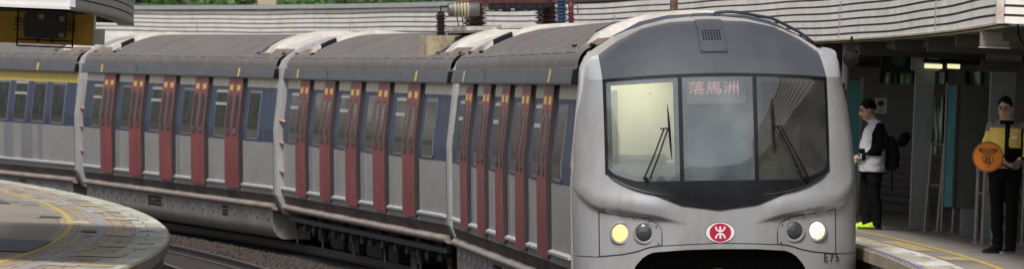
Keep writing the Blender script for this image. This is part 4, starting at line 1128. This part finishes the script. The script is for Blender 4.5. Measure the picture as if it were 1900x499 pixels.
b = MB(); b.box(cpt.x-.04, cpt.x+.02, cpt.y-.06, cpt.y+.02, lz0+.01, lz1); b.build('corner_post', mat('corner post peeling', (.5, .5, .52), .6, 0, .3, 12, (.15, .14, .13), .8), lc)
ribbon('edge_trim', [(LO+.012, lz0), (LO+.012, lz0+.03), (LO-.2, lz0+.03), (LO-.2, lz0)], LY0, LY1, 60, mat('trim mossy', (.36, .34, .26), .7, 0, .3, 10), lc, close=True, caps=True)
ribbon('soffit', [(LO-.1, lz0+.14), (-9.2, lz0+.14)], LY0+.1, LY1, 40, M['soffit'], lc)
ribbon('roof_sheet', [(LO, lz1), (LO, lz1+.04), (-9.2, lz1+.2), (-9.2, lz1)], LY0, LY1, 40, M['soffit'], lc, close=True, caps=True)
b = MB()
for Y in range(67, 84, 3):
    a, c = tp(Y, LO-.1), tp(Y, -9.1); d = (c-a).normalized(); w = Vector((-d.y, d.x, 0))*.04; i0 = len(b.v)
    for z in (lz0+.14, lz0+.01):
        for v in (a-w, a+w, c+w, c-w): b.vert((v.x, v.y, z))
    for f in ((0,1,2,3),(4,7,6,5),(0,4,5,1),(1,5,6,2),(2,6,7,3),(3,7,4,0)): b.face([i0+q for q in f])
b.build_split('roof_beam', M['soffit'], lc)
for Y in (82,):
    p = tp(Y, -9.0); b = MB(); b.box(-.13, .13, -.13, .13, LPZ, lz0+.14); o = b.build('column', M['colgreen'], lc, bevel=.01); o.location = p
# yellow sign box
t = thing('direction_sign', 'wide yellow hanging sign box partly covered by a black display', 'sign', (-5.1, 70, 3.35))
b = MB(); b.box(-.75, .53, -.10, .10, -.165, .17); b.build('sign_box', mat('sign yellow', (.36, .22, .012), .5, 0, .06, 3), t)
b = MB(); b.box(.532, .545, -.11, .11, -.165, .17); b.box(.545, .66, -.105, -.09, -.15, .02); b.build('end_plate', mat('satin plate', (.42, .40, .38), .35, .5, .1, 4), t)
for tch, x, z, sz in (('到', -.255, .03, .17), ('出', .285, .03, .13)):
    tx = text_mesh('lettering', tch, sz, M['text'], t); tx.rotation_euler = (pi/2, 0, 0); tx.location = (x, -.103, z)
for x in (-.6, .4):
    b = MB(); b.box(x-.015, x+.015, -.015, .015, .17, .30); b.build('hanger', M['black'], t)
t = thing('display_monitor', 'black display monitor in a thin wire frame hanging before the yellow sign', 'display', (-5.1, 69.75, 3.36))
b = MB(); b.box(-.20, .255, -.06, .04, -.115, .165); b.build('monitor', mat('monitor black', (.012, .012, .014), .4), t, bevel=.015)
b = MB()
for p in (((-.275, 0, .2), (-.275, 0, -.205)), ((.325, 0, .2), (.325, 0, -.205)), ((-.275, 0, -.205), (.325, 0, -.205)), ((-.275, 0, -.135), (.325, 0, -.135)), ((-.275, 0, .19), (.325, 0, .19))): b.tube(p, .009, 6)
b.build('wire_frame', M['black'], t)
for (x, z, s_) in ((.205, .10, .028), (.205, -.075, .028), (-.02, .115, .03)):
    b = MB(); b.box(x-s_, x+s_, -.064, -.06, z-s_*.9, z+s_*.9); b.build('sticker', mat('grey sticker', (.20, .19, .16), .6), t)
for x in (-.05, .11):
    b = MB(); b.lathe([(0, -.16), (.018, -.15), (.018, -.12), (0, -.115)], (x, -.02, 0), 'z', 10); b.build('knob', M['black'], t)

# ------------------------------------------------------------------ trees behind the far canopy
def leafmat(name, c):
    m, t_, b = new_mat(name); b.inputs['Base Color'].default_value = (*c, 1); b.inputs['Roughness'].default_value = .55
    n = t_.nodes; tr = n.new('ShaderNodeBsdfTranslucent'); tr.inputs[0].default_value = (c[0]*1.4, c[1]*1.5, c[2], 1)
    mx = n.new('ShaderNodeMixShader'); mx.inputs[0].default_value = .3; t_.links.new(b.outputs[0], mx.inputs[1]); t_.links.new(tr.outputs[0], mx.inputs[2]); t_.links.new(mx.outputs[0], n['Material Output'].inputs[0])
    return m
leaves = [leafmat('leaf dark', (.035, .085, .025)), leafmat('leaf mid', (.06, .14, .035)), leafmat('leaf light', (.10, .20, .05)), leafmat('leaf yellow', (.14, .21, .05))]
bark = mat('bark', (.09, .07, .05), .9)
def tree(x, y, h, r, label, seed, mi):
    random.seed(seed)
    t = thing('tree', label, 'tree', (x, y, -.75), (0, 0, 0), 'trees behind the far canopy')
    b = MB(); b.tube([(0, 0, 0), (.1, 0, h*.35), (.05, .1, h*.75)], [.16, .11, .04], 8)
    for k in range(7):
        a = random.uniform(0, 2*pi); z = h*random.uniform(.25, .6); b.tube([(.08, 0, z), (cos(a)*r*.5, sin(a)*r*.5, z+r*.3), (cos(a)*r*.85, sin(a)*r*.85, z+r*.5)], [.06, .035, .015], 5)
    b.build('trunk', bark, t, smooth=True)
    b = MB()
    cl = [(random.gauss(0, r*.42), random.gauss(0, r*.42), h*.68+random.gauss(0, r*.48), random.uniform(.25, .5)*r*.7) for _ in range(46)]
    for (cx, cy, cz, cr) in cl:
        base = random.choice(mi)
        for _ in range(95):
            d = Vector((random.gauss(0, 1), random.gauss(0, 1), random.gauss(0, 1))).normalized()*cr*random.uniform(.55, 1.05)
            p = Vector((cx, cy, cz))+d; u_ = Vector((random.gauss(0, 1), random.gauss(0, 1), random.gauss(0, .6))).normalized(); v_ = u_.orthogonal().normalized(); s_ = random.uniform(.05, .11)
            i0 = len(b.v)
            for q in (u_*s_*1.5, v_*s_*.7, -u_*s_*1.5, -v_*s_*.7): b.vert(p+q)
            b.face((i0, i0+1, i0+2, i0+3), base if random.random() < .8 else random.randrange(4))
    b.build('crown', leaves, t, recalc=False)
tl = [(-12.4, 205, 'bright green bushy tree right beside the mossy canopy end', [1, 2, 0]), (-9.6, 212, 'mid green tree left of the concrete post', [0, 1, 2]), (-6.3, 208, 'pale yellow green tree just right of the concrete post', [2, 3, 1]), (-3.9, 214, 'darker green tree above the middle of the train, left of the pantograph', [0, 1]), (-1.2, 210, 'dark tree reaching down behind the roof insulator', [0, 0, 1]), (1.4, 216, 'shadowy green tree behind the pantograph', [0, 1])]
for i, (x, y, lb, mi) in enumerate(tl): tree(x, y, random.uniform(8.4, 9.2), 2.8, lb, 20+i, mi)
g = MB(); rows = []
for i in range(31):
    x = -260+i*18; rows.append([(x, 300, -.75), (x, 330, 6+2*sin(i*1.3)), (x, 380, 11+3*sin(i*.9+1)), (x, 460, 13)])
g.grid(rows); hillm = None
g2 = MB(); rows = []
for i in range(41):
    a = radians(-75+i*150/40); top = interp(i, [(0, 10), (12, 16), (17, 26), (20, 33), (24, 45), (28, 72), (40, 85)])+3*sin(i*2.1)+2*sin(i*4.7)
    rows.append([(sin(a)*d_-0, -cos(a)*d_+40, z_) for d_, z_ in ((150, -.75), (175, top*.6), (200, top), (260, top))])
g2.grid(rows); structure(g2.build('hill', mat('wooded hill behind the station', (.034, .036, .028), .95, 0, .4, .2), smooth=True))  # unseen hill behind the camera, shaped to darken reflections in the windscreen
structure(g.build('hill', mat('wooded hill green', (.03, .042, .026), .9, 0, .4, .4, (.05, .07, .035), .7, (1, 1, 1)), smooth=True))

# ------------------------------------------------------------------ people
def capsule(b, a, c, ra, rc, seg=14):
    a, c = Vector(a), Vector(c); d = c-a; L_ = d.length; d.normalize()
    s1 = d.orthogonal().normalized(); s2 = d.cross(s1); rows = []
    for k in range(5): th = pi/2*k/4; rows.append((a-d*ra*cos(th), ra*sin(th)))
    for k in range(5): th = pi/2*k/4; rows.append((c+d*rc*sin(th), rc*cos(th)))
    b.grid([[p+(s1*cos(2*pi*q/seg)+s2*sin(2*pi*q/seg))*max(r, .0005) for q in range(seg)] for p, r in rows], close_u=True)
def chain(b, pts):
    for (p, r), (q, s_) in zip(pts, pts[1:]): capsule(b, p, q, r, s_)
def ell(b, c, rx, ry, rz, rot=None, seg=18):
    rows = []
    for i in range(13):
        th = pi*i/12; rows.append([])
        for k in range(seg):
            v = Vector((rx*max(sin(th), .001)*cos(2*pi*k/seg), ry*max(sin(th), .001)*sin(2*pi*k/seg), rz*cos(th)))
            if rot: v = rot @ v
            rows[-1].append(Vector(c)+v)
    b.grid(rows, close_u=True)
def loft(b, secs, seg=20):
    rows = []
    for z, cx, cy, rx, ry in secs: rows.append([(cx+rx*cos(2*pi*k/seg), cy+ry*sin(2*pi*k/seg), z) for k in range(seg)])
    i0 = b.grid(rows, close_u=True); b.face(range(i0, i0+seg)); n = len(secs); b.face([i0+(n-1)*seg+k for k in range(seg)][::-1])
def remesh(o, vox=.0095, fold=0.):
    md = o.modifiers.new('r', 'REMESH'); md.mode = 'VOXEL'; md.voxel_size = vox
    sm = o.modifiers.new('s', 'SMOOTH'); sm.factor = .5; sm.iterations = 4
    bpy.context.view_layer.update(); dg = bpy.context.evaluated_depsgraph_get()
    me = bpy.data.meshes.new_from_object(o.evaluated_get(dg)); o.modifiers.clear()
    mats_ = [m for m in o.data.materials]; me.materials.clear()
    for m in mats_: me.materials.append(m)
    from mathutils import noise
    for v, nrm in [(v, v.normal.copy()) for v in me.vertices]:      # cloth folds
        if .12 < v.co.z < 1.44 and not (v.co.y < -.2): v.co += nrm*(.011*noise.noise(Vector((v.co.x*6+3, v.co.y*6, v.co.z*11+v.co.x*7)))+.004*noise.noise(v.co*26))
    o.data = me
    for p in me.polygons: p.use_smooth = True
    return me
def hand(b, w, d, side_v, curl, s=1.0):
    """palm from wrist w along d, thumb on side_v, fingers bent towards curl"""
    w, d, sv, cu = Vector(w), Vector(d).normalized(), Vector(side_v).normalized(), Vector(curl).normalized()
    for i, l in enumerate((.072, .080, .074, .058)):
        o = sv*(.030-.020*i); k0 = w+d*.02+o*.7; k1 = w+d*.092+o
        chain(b, [(k0, .014), (k1, .0125), (k1+(d*.75+cu*.65).normalized()*l*.45*s, .0105), (k1+(d*.75+cu*.65).normalized()*l*.45*s+(d*.1+cu).normalized()*l*.5*s, .009)])
    chain(b, [(w+d*.015+sv*.012, .016), (w+d*.05+sv*.046, .0125), (w+d*.085+sv*.055+cu*.015, .0105)])
def head(b, c, fwd, s=1.0):
    """c = centre of skull; fwd = facing direction"""
    f = Vector(fwd).normalized(); r = f.cross(Vector((0, 0, 1))).normalized(); u = r.cross(f); M3 = Matrix((r, f, u)).transposed()
    P = lambda x, y, z: Vector(c)+M3 @ Vector((x*s, y*s, z*s))
    ell(b, P(0, -.01, .03), .075*s, .095*s, .09*s, M3); ell(b, P(0, .022, -.04), .060*s, .068*s, .075*s, M3); ell(b, P(0, .045, -.085), .034*s, .036*s, .028*s, M3)
    chain(b, [(P(0, .082, .012), .009*s), (P(0, .104, -.028), .0135*s)])           # nose
    ell(b, P(0, .080, -.062), .026*s, .014*s, .008*s, M3)
    for q in (-1, 1):
        ell(b, P(q*.077, -.005, -.005), .010*s, .019*s, .032*s, M3); ell(b, P(q*.032, .072, .03), .024*s, .012*s, .008*s, M3)
    return P, M3
def face_parts(body, P, M3, s, haircol):
    b = MB()
    for q in (-1, 1): ell(b, P(q*.031, .083, .010), .012*s, .007*s, .0055*s, M3, 10)
    for o in b.build_split('eye', mat('eye', (.02, .015, .012), .3), body, smooth=True): pass
    b = MB()
    for q in (-1, 1): chain(b, [(P(q*.016, .089, .030), .0045*s), (P(q*.050, .076, .033), .0035*s)])
    b.build_split('eyebrow', M['hair'], body)
    b = MB(); ell(b, P(0, .0915, -.064), .022*s, .006*s, .0045*s, M3, 10); b.build('mouth', mat('lips', (.22, .08, .06), .5), body)
def hair(body, P, M3, s, seed):
    random.seed(seed); b = MB(); rows = []; jag = [random.uniform(-.06, .07) for _ in range(30)]
    for i in range(13):
        th = radians(4+i*8.6); row = []
        for k in range(30):
            a = 2*pi*k/30; fr = max(0, sin(a)); cut = 1-.46*fr**1.3   # shorter at the forehead
            t_ = th*(cut+jag[k]*(i/12)**2); rr = 1.0+random.uniform(-.02, .045)*(1 if i < 11 else .3)
            row.append(P(.081*rr*sin(t_)*cos(a), -.014+.101*rr*sin(t_)*sin(a), .028+.098*rr*cos(t_)))
        rows.append(row)
    b.grid(rows, close_u=True); b.grid([rows[-1], [P(0, 0, 0)+(p-P(0, 0, 0))*.93 for p in rows[-1]]], close_u=True)
    b.build('hair', M['hair'], body, smooth=True, angle=60)
M['hair'] = mat('black hair', (.008, .007, .007), .75, 0, .3, 60, bump=.6, bscale=90, spec=.15)
skin1 = mat('skin', (.60, .37, .26), .55, 0, .06, 12); skin2 = mat('skin paler', (.50, .32, .23), .55, 0, .06, 12)
def cloth(n, c): return mat(n, c, .9, 0, .12, 7, bump=.35, bscale=14, spec=.12)
C_black = cloth('black cloth', (.007, .007, .008)); C_white = cloth('white jacket cloth', (.62, .63, .66)); C_yellow = cloth('yellow jacket cloth', (.88, .68, .16)); C_greyc = cloth('grey jacket cloth', (.20, .20, .18)); C_navy = cloth('dark navy cloth', (.018, .020, .028))
def shoe(parent, x, y, m, sole, rot, name='shoe', k=1.):
    b = MB(); n = 14; rows = []
    for i in range(n+1):
        v = i/n; yy = lerp(-.19, .09, v); w = .046*(sin(pi*min(1, max(.0, (v*.96+.04))))**.35); h = lerp(.045, .10, smooth01(v*1.3)) if v < .95 else .095
        rows.append([(w*cos(a)*(1 if sin(a) < .3 else .82), yy, .028+max(-.0, sin(a))*(h-.028)) for a in [pi*k/10 for k in range(11)]])
    b.grid(rows); i0 = len(b.v)-11*(n+1); b.face([i0+k for k in range(11)]); b.face([i0+n*11+k for k in range(11)][::-1])
    mx = Matrix.Translation((x, y, 0)) @ Matrix.Rotation(rot, 4, 'Z') @ Matrix.Diagonal((k, k, k, 1)); b.v = [tuple(mx @ Vector(v)) for v in b.v]
    o = b.build(name, m, parent, smooth=True, angle=60)
    b = MB(); rows = []
    ol = []
    for i in range(n+1):
        v = i/n; ol.append((.050*(sin(pi*min(1, v*.96+.04))**.35), lerp(-.197, .097, v)))
    loop = [(w, y_) for w, y_ in ol]+[(-w, y_) for w, y_ in ol[::-1]]
    b.grid([[(x_, y_, z) for x_, y_ in loop] for z in (0.001, .030)], close_u=True); b.face([b.vert((x_, y_, .001)) for x_, y_ in loop]); b.face([b.vert((x_, y_, .030)) for x_, y_ in loop])
    b.v = [tuple(mx @ Vector(v)) for v in b.v]
    b.build('sole', sole, o)
def legs(b, hipz=.93, feet=((-.09, 0), (.09, 0)), kneey=-.02, k=1.):
    for sx, (fx, fy) in zip((-1, 1), feet):
        chain(b, [((sx*.095, .01, hipz), .105*k), ((lerp(sx*.095, fx, .5), lerp(0, fy, .5)+kneey, .50), .076*k), ((lerp(sx*.095, fx, .7), lerp(0, fy, .7)+.01, .33), .071*k), ((fx, fy+.01, .10), .061*k), ((fx, fy+.0, .07), .064*k)])
        for z in (.14, .22, .46, .55): ell(b, (lerp(fx, sx*.095, z/.93), lerp(fy, 0, z/.93), z), .066+.012*(z > .4), .066+.012*(z > .4), .018)
def assign(me, fn):
    for p in me.polygons: p.material_index = fn(p.center)

# the uniformed person with the round sign (faces the camera, looks down to one side)
st_ = thing('person', 'person in yellow and black jacket and glasses holding the round orange sign', 'person', (5.70, 74.6, RPZ), (0, 0, radians(-6)))
b = MB(); legs(b, .95, ((-.055, .06), (.10, .0)))
loft(b, [(.86, .03, 0, .17, .12), (.98, .03, 0, .180, .125), (1.12, .02, 0, .168, .118), (1.28, .01, 0, .185, .125), (1.42, 0, .005, .205, .118), (1.485, 0, .01, .175, .095), (1.54, -.01, .01, .085, .075)])
capsule(b, (-.01, 0, 1.48), (-.02, -.02, 1.60), .066, .060)
hp_, h3 = head(b, (-.03, -.04, 1.675), (-.18, -1, -.22), 1.08)
chain(b, [((-.175, .01, 1.455), .068), ((-.235, .01, 1.22), .052), ((-.16, -.17, 1.07), .040), ((-.10, -.22, 1.075), .034)])     # his right arm (image left)
chain(b, [((.185, .01, 1.455), .068), ((.255, .01, 1.19), .054), ((.135, -.20, 1.02), .042), ((.06, -.245, 1.015), .034)])
hand(b, (-.10, -.22, 1.075), (.8, -.25, -.1), (0, -.1, 1), (-.1, -.3, -1)); hand(b, (.06, -.245, 1.015), (-1, -.15, .05), (0, -.2, 1), (-.1, -1, -.3))
body = b.build('body', [skin1, C_black, C_yellow, C_greyc], st_); me = remesh(body)
def f1(c):
    x, y, z = c
    if z > 1.535: return 0
    if z > 1.49 and abs(x) < .08: return 1
    for hx, hz, r in ((-.04, 1.07, .09), (-.0, 1.01, .085)):
        if y < -.20 and (x-hx)**2+(z-hz)**2 < r*r: return 0
    if z < .93: return 1
    if abs(x) > .195 or y < -.15:      # sleeves
        if z < 1.12 and z > 1.085 and x > .18: return 1
        return 3 if (z > 1.40 or z < 1.09) else 2
    if abs(x-.01) < .028: return 1
    if z > 1.445: return 3
    if x > .01: return 2 if z > 1.22 and x < .17 else 1
    return 2 if z > 1.13 else 1
assign(me, f1)
face_parts(body, hp_, h3, 1.08, None); hair(body, hp_, h3, 1.08, 5)
b = MB()
for q in (-1, 1):
    c = [hp_(q*.034+.026*cos(a), .098, .008+.019*sin(a)) for a in [2*pi*k/16 for k in range(17)]]; b.tube(c, .0018, 6, cap=False); b.tube([hp_(q*.060, .096, .012), hp_(q*.078, .03, .012), hp_(q*.08, -.01, .008)], .0024, 6)
b.tube([hp_(-.009, .10, .010), hp_(.009, .10, .010)], .0028, 6); b.build('glasses', M['black'], body)
b = MB(); b.box(.065, .125, -.139, -.128, 1.325, 1.355); b.build('name_badge', M['white'], body)
b = MB(); b.tube([(.01, -.125, 1.46), (.012, -.137, 1.30), (.014, -.132, 1.0)], .007, 6); b.build('zip', M['black'], body)
shoe(body, -.075, .02, cloth('black shoe', (.01, .01, .011)), M['seam'], radians(-42)); shoe(body, .10, -.02, C_black, mat('shoe sole pale', (.2, .19, .17), .7), radians(-30))
# round orange sign with handle, toothed black rim
sg = thing('paddle_sign', 'round orange sign with black toothed rim and Chinese lettering, held at waist height', 'sign', (5.452, 74.0, 2.36), (0, 0, 0))
b = MB(); b.lathe([(0, -.004), (.174, -.004), (.176, 0), (.174, .006), (0, .006)], (0, 0, 0), 'y', 48); b.build('disc', mat('orange board', (.80, .24, .02), .5, 0, .05, 3), sg)
b = MB()
for k in range(40):
    a = 2*pi*k/40; c, s_ = cos(a), sin(a); t1 = Vector((-s_, 0, c))*.0068
    p0 = Vector((c*.158, -.0075, s_*.158)); p1 = Vector((c*.1745, -.0075, s_*.1745)); i0 = len(b.v)
    for v in (p0-t1, p1-t1, p1+t1, p0+t1): b.vert(v)
    b.face((i0, i0+1, i0+2, i0+3))
b.build('toothed_rim', M['text'], sg)
for body_, sz, z, wd in (('請小心空隙', .044, .074, 1.0), ('Please mind the gap', .020, .046, 1.0), ('Caution', .014, -.106, 1.0)):
    tx = text_mesh('lettering', body_, sz, M['text'], sg, bold=sz*.012); tx.rotation_euler = (pi/2, 0, 0); tx.location = (0, -.006, z); tx.scale = (wd, 1, 1)
b = MB(); b.lathe([(.054, -.0075), (.060, -.0075)], (0, 0, -.025), 'y', 32); b.build('ring', M['text'], sg)
b = MB()      # pictogram: a person stepping across a gap
for pts, w in (([(-.018, .010), (-.022, -.03)], .009), ([(-.022, -.03), (-.035, -.055)], .006), ([(-.022, -.03), (-.008, -.052)], .006), ([(-.018, .0), (-.002, -.012)], .005), ([(.015, .005), (.012, -.035)], .008), ([(.012, -.035), (.022, -.055)], .006), ([(-.005, -.062), (.040, -.058)], .006)):
    (x0, z0), (x1, z1) = pts; d = Vector((x1-x0, 0, z1-z0)).normalized(); n_ = Vector((-d.z, 0, d.x))*w; i0 = len(b.v)
    for v in (Vector((x0, -.0078, z0-.012))-n_, Vector((x1, -.0078, z1-.012))-n_, Vector((x1, -.0078, z1-.012))+n_, Vector((x0, -.0078, z0-.012))+n_): b.vert(v)
    b.face((i0, i0+1, i0+2, i0+3))
for (x, z) in ((-.018, .016), (.015, .012)): b.lathe([(0, -.0078), (.008, -.0078)], (x, 0, z-.008), 'y', 12)
b.build('pictogram', M['text'], sg)
b = MB(); b.tube([(.05, .012, -.02), (.15, .012, -.07), (.30, .012, -.14)], .011, 8); b.build('handle', M['black'], sg, smooth=True)

# the waiting person in profile
mn = thing('person', 'person in white jacket with black sleeves and neon shoes, standing in profile looking down', 'person', (4.84, 86.7, RPZ), (0, 0, radians(-76)))
K = .965
b = MB(); legs(b, .93, ((-.10, -.03), (.10, .06)), -.02, 1.15)
loft(b, [(.78, 0, .01, .20, .19), (.92, 0, .0, .205, .20), (1.06, 0, -.01, .195, .19), (1.22, 0, 0, .195, .175), (1.38, 0, .015, .20, .140), (1.46, 0, .03, .165, .10), (1.50, 0, .035, .09, .075)])
capsule(b, (0, .02, 1.46), (0, -.06, 1.59), .070, .064)
hq, h4 = head(b, (0, -.10, 1.650), (0, -1, -.30), 1.2)
for q in (-1, 1):
    chain(b, [((q*.185, .035, 1.42), .070), ((q*.235, .055, 1.16), .058), ((q*.13, -.17, 1.00), .046), ((q*.045, -.225, .985), .036)])
    hand(b, (q*.045, -.225, .985), (-q*.35, -.55, -.65), (-q*.2, -.5, .8), (-q*.6, .2, -.6))
ell(b, (0, .0, 1.49), .105, .10, .04)
body = b.build('body', [skin2, C_black, C_white, C_greyc], mn); me = remesh(body)
def f2(c):
    x, y, z = c
    if z > 1.535 or (z > 1.515 and y < -.02): return 0
    if y < -.235 and z < 1.02: return 0
    if z < .80: return 1
    if y < -.20 and z > .95 and z < 1.05 and abs(x) < .16: return 2 if int((x*x+y*y+z)*60) % 2 else 1
    if abs(x) > .172 and z > 1.02 or (y < -.15 and z < 1.12 and z > .95): 
        return 2 if (z > 1.0 and abs(y-.0) > .095 and z > 1.25 and y > .09) else 1
    if z > 1.44: return 2
    return 2
assign(me, f2)
face_parts(body, hq, h4, 1.2, None); hair(body, hq, h4, 1.2, 9)
neon = mat('neon shoe', (.50, .72, .02), .5, 0, .1, 20)
shoe(body, -.10, -.03, neon, mat('neon sole', (.42, .62, .08), .6), 0, k=1.2); shoe(body, .10, .04, neon, mat('black sole', (.05, .08, .02), .6), radians(4), k=1.2)
mn.scale = (K, K, K)
# backpack with raised hood pocket and bottle
bp = thing('backpack', 'black backpack with a side bottle on the back of the person in white jacket', 'backpack', (5.03, 86.74, RPZ+1.02), (0, 0, radians(-82)))
b = MB(); loft(b, [(-.22, 0, .07, .12, .06), (-.17, 0, .085, .15, .085), (0, 0, .085, .155, .09), (.16, 0, .06, .14, .075), (.23, 0, .03, .11, .05)]); ell(b, (0, .13, -.05), .11, .05, .12)
pk = b.build('pack', C_navy, bp); remesh(pk, .012)
b = MB(); b.box(-.12, .12, .04, .15, .16, .36, Matrix.Translation((0, .02, .02)) @ Matrix.Rotation(-.5, 4, 'X')); b.build('folded_hood', C_black, bp, bevel=.03)
b = MB(); b.lathe([(0, -.12), (.032, -.12), (.034, -.02), (.03, .03), (.014, .06), (.014, .075), (0, .075)], (-.165, .10, 0), 'z', 14); b.build('bottle', mat('bottle clear', (.22, .26, .27), .15, 0, .2, 20), bp, smooth=True)
for q in (-1, 1):
    b = MB(); b.tube([(q*.09, .02, .20), (q*.11, -.10, .36), (q*.115, -.235, .30), (q*.125, -.26, .10), (q*.15, -.15, -.10), (q*.13, .02, -.18)], .014, 6); b.build('strap', C_navy, bp)
b = MB(); b.tube([(-.1, .1, -.2), (-.1, .12, -.5)], .010, 6); b.build('loose_strap', C_navy, bp)
